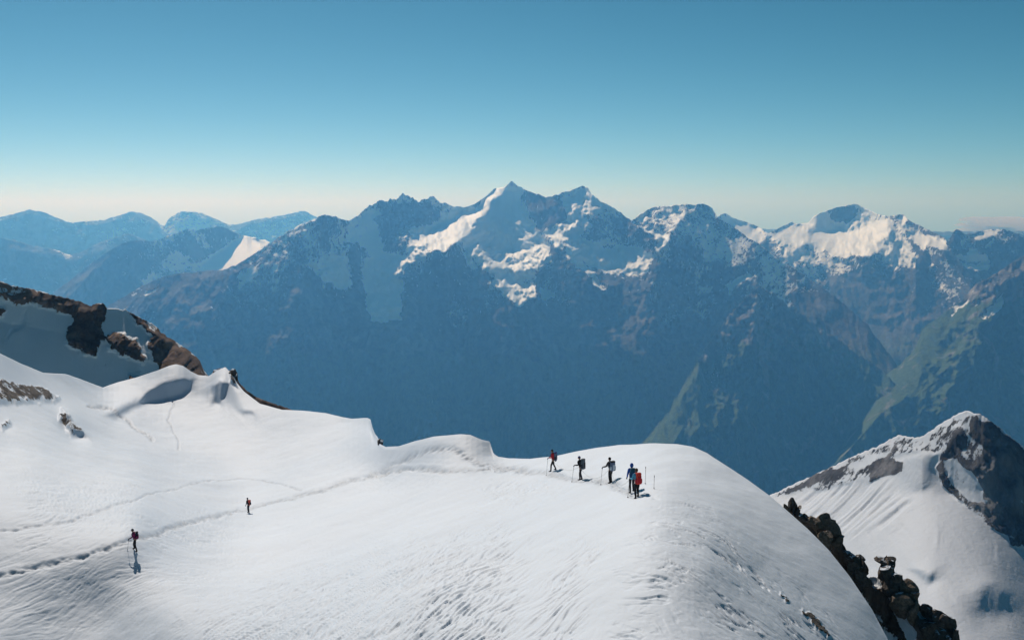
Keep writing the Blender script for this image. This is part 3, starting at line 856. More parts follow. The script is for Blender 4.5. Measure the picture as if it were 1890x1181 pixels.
# rock that shows through
ROCKM = np.zeros(FY.shape)
rk = [([(-80, 690), (0, 705), (20, 712), (60, 715), (85, 725), (108, 738), (75, 740), (40, 742), (0, 745), (-80, 760)], 0.72, 5),
      ([(112, 755), (128, 770), (140, 785), (155, 800), (132, 806), (118, 790), (110, 772)], 0.50, 4),
      ([(0, 792), (18, 780), (20, 784), (4, 796)], 0.5, 3),
      ([(1478, 1119), (1492, 1124), (1505, 1132), (1520, 1150), (1534, 1168), (1528, 1170), (1510, 1154), (1496, 1140), (1484, 1128)], 0.9, 2.5),
      ([(1440, 1088), (1456, 1104), (1452, 1108), (1438, 1094)], 0.6, 2),
      ([(424, 690), (436, 700), (438, 716), (428, 708)], 0.9, 2)]
for pts, val, soft in rk:
    ROCKM = np.maximum(ROCKM, poly_mask(FXX, FY, pts, soft, 5, FFINE) * val)
Dz += ROCKM * (0.35 + 1.1 * ridged(X / 5, Y / 5, 25.0, 4)) * np.clip((FR - 40) / 120, 0.12, 1.0)
edge = sstep(1.0, 0.985, FV)
Z = Z + Dz * (0.25 + 0.75 * edge)
FP = np.stack([X, Y, Z], -1)
# beyond the crest the snow rolls over and breaks off into the flank
ss = np.array([0.15, 0.4, 0.8, 1.4, 2.2, 3.4, 5, 8, 13, 22, 36, 60])
bk = []
for q in ss:
    r2 = FR[-1] + q
    steep = interp([(-300, 1.0), (600, 1.0), (1250, 0.8), (1450, 1.0), (2000, 1.2)], FX)
    z2 = Z[-1] - (q * q / (2 * 5.0) if q < 5 else (2.5 + (q - 5) * 1.25)) * steep - 0.02
    bk.append(np.stack([BX[-1] * r2, BY[-1] * r2, z2 + Z[-1] / FR[-1] * q], -1))
bk = np.stack(bk)
ext = lambda a, fill=0: np.concatenate([a, np.repeat(a[-1:] * (1 if fill is None else fill), len(ss), 0)], 0)


def snow_material():
    m = M('glacier_snow')
    p = m.pos()
    n1 = m.noise(p, 0.05, 3, 0.5)
    n2 = m.noise(p, 1.6, 4, 0.6)
    n3 = m.noise(p, 7.0, 4, 0.65)
    rk = m.attr('rock')
    rn = m.noise(p, 0.55, 8, 0.72)
    rock = m.ramp(m.math('ADD', rk, m.math('MULTIPLY', m.math('SUBTRACT', rn, 0.5), 2.4)), 0.50, 0.58)
    rock = m.math('MULTIPLY', rock, m.ramp(rk, 0.02, 0.2))
    sc = m.mix(m.ramp(n1, 0.3, 0.7), (0.645, 0.725, 0.81), (0.605, 0.695, 0.79))
    rc = m.mix(m.ramp(n2, 0.3, 0.7), (0.06, 0.055, 0.052), (0.15, 0.135, 0.12))
    sc = m.mix(m.math('MULTIPLY', m.attr('trod_shade'), m.ramp(n3, 0.3, 0.6, 0.35, 0.75)), sc, (0.30, 0.335, 0.375))     # trodden, soiled snow; the grey also paints in the shade of the trail trough
    c = m.mix(rock, sc, rc)
    h = m.math('ADD', m.math('MULTIPLY', n2, 0.6), m.math('MULTIPLY', n3, 0.25))
    nb = m.bump(h, m.mixf(rock, 0.035, 0.5), 1.0)
    nb2 = nb
    return m.set(Base_Color=c, Roughness=m.mixf(rock, 0.65, 0.9), Specular_IOR_Level=0.15, Normal=nb2)


grid_object('snow_slope', np.concatenate([FP, bk], 0), {'rock': ext(ROCKM), 'trod_shade': ext(walk)}, snow_material())


def on_snow(px, py):
    """world point where a sighting meets the snow"""
    iu = (px - FX[0]) / (FX[1] - FX[0])
    j = int(np.clip(iu, 0, NU - 2))
    t = iu - j
    out = []
    for q in (j, j + 1):
        iv = np.interp(-py, -FY[:, q], np.arange(NV))
        k = min(int(iv), NV - 2)
        out.append(FP[k, q] * (1 - (iv - k)) + FP[k + 1, q] * (iv - k))
    return Vector(out[0] * (1 - t) + out[1] * t)

# ------------------------------------------------------------------ rock band under the right edge of the dome
band_mat = mountain_material('dark_band_rock', (0.045, 0.040, 0.038), (0.13, 0.112, 0.096), 1.6, bumpd=0.8)
relief('rock_band', 1410, 1900, 330, 190,
       [(1410, 960), (1440, 945), (1475, 958), (1500, 966), (1535, 975), (1552, 992), (1562, 1018), (1592, 1040), (1600, 1068), (1618, 1066), (1640, 1055), (1658, 1062), (1670, 1090), (1692, 1112),
        (1700, 1122), (1735, 1148), (1760, 1162), (1768, 1190), (1800, 1260), (1900, 1400)],
       [(1410, 1040), (1500, 1130), (1560, 1230), (1640, 1360), (1900, 1500)],
       [(1410, 73), (1500, 71), (1560, 70), (1640, 69), (1700, 68), (1900, 64)], 62, band_mat,
       regions=[([(1520, 1010), (1545, 1035), (1562, 1060), (1590, 1090), (1620, 1130), (1660, 1190), (1640, 1190), (1600, 1130), (1560, 1075), (1530, 1035)], 55, 0.62, 5),
                ([(1597, 1052), (1620, 1070), (1630, 1085), (1605, 1082)], 40, 1.0, 4),
                ([(1637, 1085), (1660, 1100), (1668, 1130), (1690, 1160), (1700, 1190), (1675, 1190), (1655, 1140), (1640, 1110)], 48, 0.8, 4),
                ([(1690, 1118), (1706, 1135), (1712, 1146), (1698, 1140)], 38, 1.0, 3), ([(1735, 1160), (1750, 1190), (1740, 1190)], 48, 0.8, 3)],
       jag=5, jagw=3, rough=0.75, rough_wl=2.6, seed=12.0, back=(14, 60), snow0=0.16, warp=5, rough_snow=0.15, wu=0.5, wl_y=0.7)

relief('rock_edge', 410, 600, 130, 60,
       [(410, 690), (426, 684), (436, 694), (442, 708), (455, 722), (475, 735), (500, 744), (520, 751), (560, 765), (600, 790)],
       [(410, 740), (600, 830)], [(410, 240), (450, 226), (520, 212), (600, 200)], 62, near_mat,
       jag=2.5, jagw=3, rough=1.6, rough_wl=5, seed=13.0, back=(30, 60), snow0=0.1, wl_y=0.8)


# ------------------------------------------------------------------ single outcrops
def tag(o, label, cat, group=None):
    o['label'] = label
    o['category'] = cat
    if group:
        o['group'] = group
    return o


def at(px, py, d):
    bx, by, e = ray(px, py)
    return Vector((float(bx) * d, float(by) * d, float(e) * d))


def rock_material(name, a, b, snow=0.55):
    m = M(name)
    v = m.obj()
    n = m.noise(v, 1.7, 8, 0.65)
    n2 = m.noise(v, 6.0, 6, 0.7)
    nz = m.node('ShaderNodeSeparateXYZ')
    m.l.new(m.node('ShaderNodeNewGeometry').outputs['Normal'], nz.inputs[0])
    s = m.ramp(m.math('ADD', nz.outputs['Z'], m.math('MULTIPLY', m.math('SUBTRACT', n, 0.5), 1.3)), snow + 0.25, snow + 0.36)
    c = m.mix(s, m.mix(m.ramp(n2, 0.3, 0.7), a, b), SNOW)
    return m.set(Base_Color=c, Roughness=0.9, Specular_IOR_Level=0.15, Normal=m.bump(m.math('ADD', n, n2), 0.12, 0.9))


dark_rock = rock_material('outcrop_dark', (0.055, 0.048, 0.044), (0.15, 0.128, 0.108))
brown_rock = rock_material('outcrop_brown', (0.10, 0.082, 0.066), (0.25, 0.205, 0.16), 0.7)
rust_rock = rock_material('outcrop_rust', (0.075, 0.050, 0.038), (0.19, 0.125, 0.088), 0.45)


def outcrop(name, label, blocks, mat, seed):
    """blocks = (px, py, distance, half width in m, half height, half depth); each a fractured boulder, fused into one rock"""
    r = np.random.default_rng(seed)
    base = sum((at(b[0], b[1], b[2]) for b in blocks), Vector()) / len(blocks)
    bm = bmesh.new()
    for px, py, d, sx, sz, sy in blocks:
        c = at(px, py, d) - base
        t = bmesh.new()
        bmesh.ops.create_icosphere(t, subdivisions=3, radius=1.0)
        pl = r.normal(size=(13, 3))
        pl /= np.linalg.norm(pl, axis=1)[:, None]
        off = r.uniform(0.36, 0.72, 13)
        co = np.array([v.co for v in t.verts])
        for nrm, o_ in zip(pl, off):
            k = np.maximum(0, co @ nrm - o_)
            co -= k[:, None] * nrm * 0.97
        co += r.normal(size=co.shape) * 0.022
        co += 0.10 * np.sign(np.sin(co[:, 2:3] * 7 + r.uniform(0, 6))) * np.c_[np.ones(len(co)), np.ones(len(co)), np.zeros(len(co))] * co * 0.6
        a = r.uniform(-0.5, 0.5)
        ca, sa = math.cos(a), math.sin(a)
        co = co * np.array([sx, sy, sz]) * 1.5
        co = np.c_[co[:, 0] * ca - co[:, 2] * sa * 0.5, co[:, 1], co[:, 2] * ca + co[:, 0] * sa * 0.5]
        for v, q in zip(t.verts, co):
            v.co = Vector(q) + c
        tm = bpy.data.meshes.new('t')
        t.to_mesh(tm)
        t.free()
        bm.from_mesh(tm)
        bpy.data.meshes.remove(tm)
    me = bpy.data.meshes.new(name)
    bm.to_mesh(me)
    bm.free()
    o = link(name, me, mat, smooth=False)
    o.location = base
    return tag(o, label, 'rock', 'rocks along the snow edges')


outcrop('rock_outcrop', 'small dark rock teeth at the upper end of the rock band', [(1452, 940, 70, .22, .38, .4), (1462, 938, 70.5, .25, .5, .4), (1470, 945, 70.5, .24, .45, .4), (1480, 956, 70, .3, .35, .4)], dark_rock, 1)
outcrop('rock_outcrop', 'broad brown rock block beside the dome edge below the small teeth', [(1500, 962, 70, .45, .5, .6), (1518, 968, 70.2, .6, .55, .7), (1535, 980, 70, .6, .65, .7), (1525, 990, 69, .5, .5, .6), (1545, 1000, 69.5, .4, .6, .6), (1490, 957, 70.5, .3, .3, .4)], brown_rock, 2)
outcrop('rock_outcrop', 'dark overhanging rock with a flat top in the middle of the rock band', [(1572, 1030, 69, .45, .45, .6), (1586, 1030, 69.3, .35, .35, .5), (1588, 1048, 69, .4, .7, .6), (1576, 1055, 68.5, .55, .8, .6), (1590, 1072, 68, .45, .7, .5)], dark_rock, 3)
outcrop('rock_outcrop', 'tall dark rock tower with a snow cap standing right of the rock band', [(1634, 1040, 69, .32, .35, .4), (1640, 1052, 68.8, .5, .7, .6), (1632, 1062, 68.5, .5, .6, .5), (1648, 1070, 68.3, .55, .7, .6), (1629, 1035, 69.1, .34, .26, .4), (1646, 1039, 69.0, .3, .28, .4), (1644, 1085, 67.8, .5, .6, .5)], dark_rock, 4)
outcrop('rock_outcrop', 'brownish rock buttress directly below the tall tower', [(1672, 1092, 68, .5, .6, .6), (1682, 1108, 67.8, .5, .7, .6), (1668, 1118, 67.3, .6, .6, .6), (1684, 1128, 67.2, .4, .6, .5)], brown_rock, 5)
outcrop('rock_outcrop', 'lowest dark jagged rocks of the band at the bottom edge', [(1706, 1122, 67.5, .3, .35, .4), (1718, 1136, 67.3, .5, .6, .6), (1735, 1148, 67, .6, .55, .6), (1752, 1158, 66.8, .45, .7, .6), (1740, 1176, 66.3, .7, .7, .7), (1712, 1160, 66.5, .6, .6, .6), (1760, 1180, 66.2, .35, .6, .5)], dark_rock, 6)
outcrop('rock_outcrop', 'rust brown rock pinnacle under the snowy tip behind the left dome', [(430, 694, 224, .5, 1.0, 1.3), (432, 702, 223, .55, 1.1, 1.3), (434, 710, 222, .45, .9, 1.3), (427, 687, 225, .4, .6, 1.2)], rust_rock, 7)
outcrop('rock_outcrop', 'dark rock knob left of the snowy tip behind the left dome', [(398, 687, 238, .7, .55, 1.4), (404, 683, 238, .6, .5, 1.3), (394, 690, 238, .5, .4, 1.2)], rust_rock, 8)
outcrop('rock_outcrop', 'small dark rock under the broken cornice edge', [(702, 817, 136, .28, .42, .5), (700.5, 813, 136.3, .26, .35, .5)], dark_rock, 9)


# ------------------------------------------------------------------ climbers
def cloth(name, c, rough=0.8):
    m = M(name)
    v = m.obj()
    n = m.noise(v, 9.0, 4, 0.6)
    return m.set(Base_Color=m.mix(m.ramp(n, 0.25, 0.75), tuple(x * 0.75 for x in c), c), Roughness=rough, Specular_IOR_Level=0.25,
                 Normal=m.bump(n, 0.02, 0.6))


K = {
    'black': cloth('cloth_black', (0.018, 0.018, 0.022)), 'red': cloth('cloth_red', (0.62, 0.03, 0.045)), 'blue': cloth('cloth_blue', (0.03, 0.12, 0.50)),
    'navy': cloth('cloth_navy', (0.02, 0.055, 0.22)), 'cyan': cloth('cloth_cyan', (0.10, 0.42, 0.62)), 'grey': cloth('cloth_grey', (0.12, 0.14, 0.16)),
    'slate': cloth('cloth_slate', (0.16, 0.21, 0.33)), 'teal': cloth('cloth_teal', (0.02, 0.10, 0.16)), 'orange': cloth('cloth_orange_red', (0.78, 0.06, 0.035)),
    'lime': cloth('cloth_lime', (0.28, 0.55, 0.05)), 'plum': cloth('cloth_plum', (0.22, 0.02, 0.09)), 'charcoal': cloth('cloth_charcoal', (0.045, 0.045, 0.055)),
    'tan': cloth('cloth_tan', (0.16, 0.10, 0.06)), 'pale': cloth('cloth_pale', (0.55, 0.62, 0.68)), 'skin': cloth('skin', (0.45, 0.25, 0.18), 0.6),
    'hair': cloth('hair', (0.03, 0.02, 0.015)), 'metal': cloth('pole_metal', (0.20, 0.21, 0.22), 0.4), 'rope': cloth('rope_fibre', (0.55, 0.55, 0.50)),
    'white': cloth('eye_white', (0.6, 0.6, 0.6), 0.4), 'coral': cloth('cloth_coral', (0.62, 0.10, 0.07)),
}


def skinned(name, chains, mat, parent, sub=1):
    """chains of (point, radius): grown into one smooth continuous surface; equal points join"""
    pts, rad, edges, key = [], [], [], {}
    for ch in chains:
        prev = None
        for p, r in ch:
            k = tuple(round(c, 4) for c in p)
            if k not in key:
                key[k] = len(pts)
                pts.append(p)
                rad.append(r)
            i = key[k]
            if prev is not None and prev != i:
                edges.append((prev, i))
            prev = i
    me = bpy.data.meshes.new(name)
    me.from_pydata(pts, edges, [])
    o = bpy.data.objects.new(name, me)
    col.objects.link(o)
    sk = o.modifiers.new('skin', 'SKIN')
    sk.use_smooth_shade = True
    for v, r in zip(me.skin_vertices[0].data, rad):
        v.radius = (r, r) if not isinstance(r, tuple) else r
    me.skin_vertices[0].data[0].use_root = True
    ss_ = o.modifiers.new('sub', 'SUBSURF')
    ss_.levels = ss_.render_levels = sub
    dg = bpy.context.evaluated_depsgraph_get()
    nm = bpy.data.meshes.new_from_object(o.evaluated_get(dg))
    o.modifiers.clear()
    o.data = nm
    bpy.data.meshes.remove(me)
    nm.name = name
    nm.materials.clear()
    nm.materials.append(mat)
    nm.polygons.foreach_set('use_smooth', np.ones(len(nm.polygons), bool))
    o.parent = parent
    return o


def ball(name, c, s, mat, parent, zmin=None, seg=14):
    bm = bmesh.new()
    bmesh.ops.create_uvsphere(bm, u_segments=seg, v_segments=seg // 2 + 2, radius=1.0)
    if zmin is not None:
        bmesh.ops.bisect_plane(bm, geom=bm.verts[:] + bm.edges[:] + bm.faces[:], plane_co=(0, 0, zmin), plane_no=(0, 0, -1), clear_outer=True)
    for v in bm.verts:
        v.co = Vector((v.co.x * s[0], v.co.y * s[1], v.co.z * s[2])) + Vector(c)
    me = bpy.data.meshes.new(name)
    bm.to_mesh(me)
    bm.free()
    return link(name, me, mat, parent)


def lerp(a, b, t):
    return tuple(x + (y - x) * t for x, y in zip(a, b))


def hand_chains(w, d):
    """palm and five fingers, gently curled; w = wrist, d = +1 right or -1 left"""
    palm = (w[0] + 0.005 * d, w[1] + 0.035, w[2] - 0.045)
    out = [[(w, 0.030), (palm, 0.036)]]
    for i, ln in enumerate((0.045, 0.052, 0.048, 0.038)):
        x = (i - 1.5) * 0.020 * d
        k = (palm[0] - x * 0.4 + 0.012 * d, palm[1] + 0.030 - 0.014 * i, palm[2] - 0.030)
        out.append([(palm, 0.036), (k, 0.010), ((k[0] - 0.012 * d, k[1] + ln * 0.6, k[2] - ln * 0.55), 0.009), ((k[0] - 0.035 * d, k[1] + ln * 0.35, k[2] - ln), 0.008)])
    out.append([(palm, 0.036), ((palm[0] - 0.035 * d, palm[1] + 0.020, palm[2] + 0.010), 0.011), ((palm[0] - 0.052 * d, palm[1] + 0.045, palm[2] - 0.008), 0.009)])
    return out


def person(label, px, py, heading, stride=0.0, lean=0.0, arms=('down', 'down'), jacket='black', trousers='black', hat='black', hood=False,
           gloves='black', vest=None, scale=1.0, head_turn=0.0):
    """a walking climber: body, jacket, trousers, boots, hat; returns root, local joints and the matrix to the world"""
    foot = on_snow(px, py)
    root = bpy.data.objects.new('person', None)
    col.objects.link(root)
    ang = math.atan2(-heading[0], heading[1])
    root.location = foot
    root.rotation_euler = (0, 0, ang)
    root.scale = (scale,) * 3
    tag(root, label, 'person', 'climbers crossing the glacier')
    Mw = Matrix.Translation(foot) @ Matrix.Rotation(ang, 4, 'Z') @ Matrix.Scale(scale, 4)
    ground = {}
    for sd in (-1, 1):                                  # let each foot find the snow under it
        q = Mw @ Vector((0.11 * sd, stride * sd, 0))
        # plane of the snow round the person
        a, b, c = on_snow(px - 6, py), on_snow(px + 6, py), on_snow(px, py - 5)
        n = (b - a).cross(c - a).normalized()
        z = foot.z - (n.x * (q.x - foot.x) + n.y * (q.y - foot.y)) / n.z
        ground[sd] = max(-0.28, min(0.28, (z - foot.z) / scale))
    ly = lean
    pel, spi, che = (0, 0, 0.93), (0, 0.02 + ly * 0.4, 1.14), (0, 0.03 + ly, 1.36)
    nek, hd = (0, 0.04 + ly * 1.2, 1.49), (0, 0.06 + ly * 1.35, 1.62)
    J = {'che': che, 'pel': pel, 'head': hd}
    body = [[(pel, 0.105), (spi, 0.105), (che, 0.115), (nek, 0.052), ((hd[0], hd[1] - 0.01, hd[2] - 0.06), 0.055)]]
    jack = [[((0, 0.0, 0.86), 0.135), (pel, 0.140), (spi, 0.135), (che, 0.150), ((nek[0], nek[1], nek[2] - 0.015), 0.080)]]
    trou, boots, hands = [[((0, 0, 0.97), 0.120), (pel, 0.128)]], {}, {}
    for sd in (-1, 1):
        hip = (0.095 * sd, 0, 0.90)
        g = ground[sd]
        f = stride * sd
        ank = (0.11 * sd, f - 0.02, 0.09 + g)
        kn = (0.105 * sd, f * 0.5 + 0.05 + 0.03 * (f > 0), 0.49 + g * 0.5)
        toe = (0.125 * sd, f + 0.17, 0.04 + g)
        heel = (0.11 * sd, f - 0.06, 0.05 + g)
        body.append([(pel, 0.105), (hip, 0.085), (kn, 0.052), (ank, 0.038), (toe, 0.032)])
        trou.append([(pel, 0.128), (hip, 0.105), (lerp(hip, kn, 0.5), 0.090), (kn, 0.072), (lerp(kn, ank, 0.45), 0.068), (lerp(kn, ank, 0.86), 0.058)])
        skinned('boot', [[(lerp(kn, ank, 0.72), 0.056), (ank, 0.056), (heel, 0.048)], [(ank, 0.056), ((toe[0], toe[1] - 0.10, toe[2] + 0.012), 0.048), (toe, 0.038)]], K['black'], root)
        sh = (0.185 * sd, che[1] - 0.01, 1.405)
        mode = arms[0 if sd < 0 else 1]
        if mode == 'pole':                               # elbow bent, hand forward on a pole
            el, wr = (0.27 * sd, che[1] - 0.02, 1.15), (0.30 * sd, che[1] + 0.26, 1.13)
        elif mode == 'reach':
            el, wr = (0.30 * sd, che[1] + 0.05, 1.17), (0.40 * sd, che[1] + 0.27, 1.10)
        elif mode == 'strap':                            # hand on the shoulder strap
            el, wr = (0.30 * sd, che[1] + 0.02, 1.17), (0.14 * sd, che[1] + 0.20, 1.32)
        elif mode == 'back':
            el, wr = (0.27 * sd, che[1] - 0.12, 1.15), (0.29 * sd, che[1] - 0.02, 0.93)
        else:
            el, wr = (0.25 * sd, che[1] - 0.03, 1.14), (0.26 * sd, che[1] + 0.08, 0.91)
        body.append([(che, 0.115), (sh, 0.060), (el, 0.042), (wr, 0.030)])
        body += hand_chains(wr, sd)
        jack.append([(che, 0.150), (sh, 0.082), (lerp(sh, el, 0.5), 0.068), (el, 0.060), (lerp(el, wr, 0.9), 0.046)])
        J['wrist%d' % sd] = (wr[0], wr[1] + 0.04, wr[2] - 0.07)
        gl = [[(lerp(el, wr, 0.86), 0.046), (wr, 0.040)]]
        for ch in hand_chains(wr, sd):
            gl.append([(p, r + 0.006) for p, r in ch])
        skinned('glove', gl, K[gloves], root)
    skinned('body', body, K['skin'], root)
    skinned('jacket', jack, K[jacket], root)
    skinned('trousers', trou, K[trousers], root)
    # head with face, turned about the neck
    bm = bmesh.new()
    bmesh.ops.create_uvsphere(bm, u_segments=16, v_segments=12, radius=1.0)
    for v in bm.verts:
        x, y, z = v.co
        x *= 0.076 * (1 - 0.18 * max(0, -z))
        y *= 0.098
        if z < 0 and y > 0:
            y *= 1 - 0.12 * (-z)
        z *= 0.118
        if y > 0.06 and abs(x) < 0.03 and -0.045 < z < 0.02:
            y += 0.022                                    # nose
        if y > 0.05 and abs(abs(x) - 0.032) < 0.018 and 0.0 < z < 0.04:
            y -= 0.008                                    # eye sockets
        v.co = (x, y, z)
    for sd in (-1, 1):
        t = bmesh.ops.create_uvsphere(bm, u_segments=6, v_segments=5, radius=0.02)
        for v in t['verts']:
            v.co = Vector((v.co.x * 0.4 + 0.077 * sd, v.co.y, v.co.z * 1.5))
    me = bpy.data.meshes.new('head')
    bm.to_mesh(me)
    bm.free()
    h = link('head', me, K['skin'], root)
    h.location = hd
    h.rotation_euler = (0, 0, head_turn)
    for sd in (-1, 1):
        ball('eye', (0.031 * sd, 0.084, 0.018), (0.011, 0.007, 0.009), K['white'], h, seg=8)
    ball('mouth', (0, 0.080, -0.052), (0.024, 0.008, 0.006), K['coral'], h, seg=8)
    ball('hair', (0, -0.018, 0.012), (0.083, 0.096, 0.117), K['hair'], h, zmin=-0.35)
    if hood:
        ball('hood', (0, -0.022, 0.020), (0.108, 0.112, 0.150), K[hat], h, zmin=-0.95)
    else:
        ball('hat', (0, -0.004, 0.028), (0.092, 0.108, 0.112), K[hat], h, zmin=-0.02)
    if vest:
        skinned('harness', [[((0, 0.03, 0.90), 0.152), ((0, 0.03, 0.98), 0.150)]], K[vest], root)
    return root, J, Mw


def rounded_box(name, c, s, mat, parent, bev=0.05, taper=0.85, seg=3):
    bm = bmesh.new()
    bmesh.ops.create_cube(bm, size=1.0)
    for v in bm.verts:
        k = taper if v.co.z > 0 else 1.0
        v.co = Vector((v.co.x * s[0] * k, v.co.y * s[1] * k, v.co.z * s[2]))
    bmesh.ops.bevel(bm, geom=bm.edges[:], offset=bev, segments=seg, affect='EDGES', profile=0.6)
    for v in bm.verts:
        v.co += Vector(c)
    me = bpy.data.meshes.new(name)
    bm.to_mesh(me)
    bm.free()
    return link(name, me, mat, parent)


def backpack(label, who, main, lid, trim, size=(0.32, 0.22, 0.56), mat_=False, tilt=0.0):
    root_p, J, Mw = who
    o = bpy.data.objects.new('backpack', None)
    col.objects.link(o)
    o.matrix_world = Mw @ Matrix.Translation((0, J['che'][1] - 0.235 - size[1] * 0.1, 1.20)) @ Matrix.Rotation(tilt, 4, 'X')
    tag(o, label, 'backpack', 'backpacks worn by the climbers')
    rounded_box('pack_body', (0, 0, -0.02), size, K[main], o, 0.06, 0.86)
    rounded_box('lid', (0, 0.0, size[2] / 2 + 0.02), (size[0] * 0.92, size[1] * 0.98, 0.10), K[lid], o, 0.035, 0.8)
    for sd in (-1, 1):
        rounded_box('side_pocket', (sd * size[0] * 0.5, -0.01, -0.12), (0.07, size[1] * 0.7, 0.24), K[trim], o, 0.025, 0.9)
        skinned('shoulder_strap', [[((0.09 * sd, 0.09, 0.20), 0.020), ((0.11 * sd, 0.17, 0.285), 0.022), ((0.115 * sd, 0.32, 0.255), 0.022), ((0.12 * sd, 0.385, 0.14), 0.022), ((0.15 * sd, 0.33, -0.05), 0.018), ((0.16 * sd, 0.12, -0.18), 0.016)]], K[trim], o)
    rounded_box('front_panel', (0, -size[1] * 0.5, -0.06), (size[0] * 0.62, 0.05, size[2] * 0.62), K[trim], o, 0.02, 0.9)
    if mat_:
        skinned('sleeping_mat', [[((-0.20, -0.02, -0.34), 0.055), ((0.20, -0.02, -0.34), 0.055)]], K['charcoal'], o)
    return o


def tube(name, p0, p1, r0, r1, mat, parent, seg=8):
    p0, p1 = Vector(p0), Vector(p1)
    d = (p1 - p0)
    q = d.to_track_quat('Z', 'Y')
    bm = bmesh.new()
    bmesh.ops.create_cone(bm, cap_ends=True, segments=seg, radius1=r0, radius2=r1, depth=d.length)
    for v in bm.verts:
        v.co = q @ v.co + (p0 + p1) / 2
    me = bpy.data.meshes.new(name)
    bm.to_mesh(me)
    bm.free()
    return link(name, me, mat, parent)


def pole(label, top, tip):
    top, tip = Vector(top), Vector(tip)
    o = bpy.data.objects.new('trekking_pole', None)
    col.objects.link(o)
    o.location = tip
    d = top - tip
    up = d.normalized()
    tag(o, label, 'trekking pole', 'trekking poles of the party')
    tube('shaft', -up * 0.06, up * (d.length - 0.10), 0.008, 0.012, K['metal'], o)
    tube('grip', up * (d.length - 0.13), d, 0.016, 0.019, K['black'], o)
    tube('basket', up * 0.06, up * 0.075, 0.05, 0.045, K['black'], o, 12)
    return o


# (feet in the photograph, heading as seen from above: x right, y away)
p1 = person('climber in a red jacket striding left at the head of the line', 1021, 868, (-1, 0.30), 0.24, 0.03, ('pole', 'pole'), 'red', 'black', 'black', gloves='navy', head_turn=0.1)
p2 = person('second climber in black with a big grey pack and one pole', 1072, 883, (-0.85, 0.55), 0.15, 0.06, ('pole', 'back'), 'black', 'charcoal', 'navy', vest='coral')
p3 = person('third climber in black with a blue-grey pack and one arm out', 1127, 889, (-0.62, 0.78), 0.05, 0.04, ('reach', 'down'), 'charcoal', 'black', 'black')
p4 = person('climber in a blue hooded jacket seen from behind', 1166, 906, (-0.15, 1.0), 0.06, 0.02, ('down', 'strap'), 'blue', 'black', 'blue', hood=True, vest='lime')
p5 = person('climber in a light blue jacket nearest to the camera in the group', 1175.5, 913, (-0.35, 0.93), 0.06, 0.02, ('pole', 'down'), 'cyan', 'black', 'tan', vest='navy')
p6 = person('lone walker in dark clothes and plum jacket at the far left of the trail', 250, 1014, (-0.95, -0.20), 0.10, 0.08, ('reach', 'back'), 'plum', 'black', 'black')
p7 = person('lone walker with a coral red pack further back on the trail', 459, 947, (-0.80, 0.45), 0.05, 0.06, ('down', 'strap'), 'charcoal', 'black', 'black')
backpack('navy and grey backpack of the climber in the red jacket', p1, 'slate', 'navy', 'charcoal', (0.28, 0.20, 0.60), True)
backpack('large grey backpack of the second climber in black', p2, 'grey', 'grey', 'charcoal', (0.36, 0.26, 0.66))
backpack('blue-grey backpack of the third climber in black', p3, 'slate', 'charcoal', 'pale', (0.36, 0.24, 0.58))
backpack('dark teal backpack on the blue hooded jacket', p4, 'teal', 'teal', 'navy', (0.34, 0.22, 0.54))
backpack('bright red backpack on the light blue jacket', p5, 'orange', 'orange', 'red', (0.32, 0.22, 0.58))
backpack('small dark backpack of the lone walker at the far left', p6, 'black', 'black', 'plum', (0.30, 0.20, 0.48))
backpack('coral red backpack of the lone walker further back', p7, 'coral', 'coral', 'black', (0.32, 0.24, 0.52))


def hold(label, who, side, fwd, out=0.05):
    root_p, J, Mw = who
    w = J['wrist%d' % side]
    top = Mw @ Vector((w[0], w[1], w[2] + 0.05))
    tip = Mw @ Vector((w[0] + out * side, w[1] + fwd, 0))
    # tip on the snow
    b = Vector((tip.x, tip.y, tip.z))
    # project: find the snow height at the tip from the nearest surveyed point
    d2 = (FP[..., 0] - b.x) ** 2 + (FP[..., 1] - b.y) ** 2
    i = np.unravel_index(np.argmin(d2), d2.shape)
    b.z = FP[i][2]
    return pole(label, top, b)


hold('trekking pole in the left hand of the red jacket climber', p1, -1, 0.12)
hold('trekking pole planted by the second climber in black', p2, -1, 0.15)
hold('trekking pole in the outstretched hand of the third climber', p3, -1, 0.10)
hold('trekking pole held by the light blue jacket climber', p5, -1, 0.12)
hold('trekking pole held out by the lone walker at the far left', p6, -1, 0.10)
for px_, pt, pb, lab in ((1191, 860, 893, 'taller thin pole stuck upright in the snow right of the group'), (1207, 878, 903, 'shorter thin pole stuck in the snow furthest right of the group')):
    b = on_snow(px_, pb)
    L_ = (pb - pt) / FPX * b.length
    pole(lab, b + Vector((0.015, 0.02, L_)), b)


def snow_z(x, y):
    d2 = (FP[..., 0] - x) ** 2 + (FP[..., 1] - y) ** 2
    return FP[np.unravel_index(np.argmin(d2), d2.shape)][2]


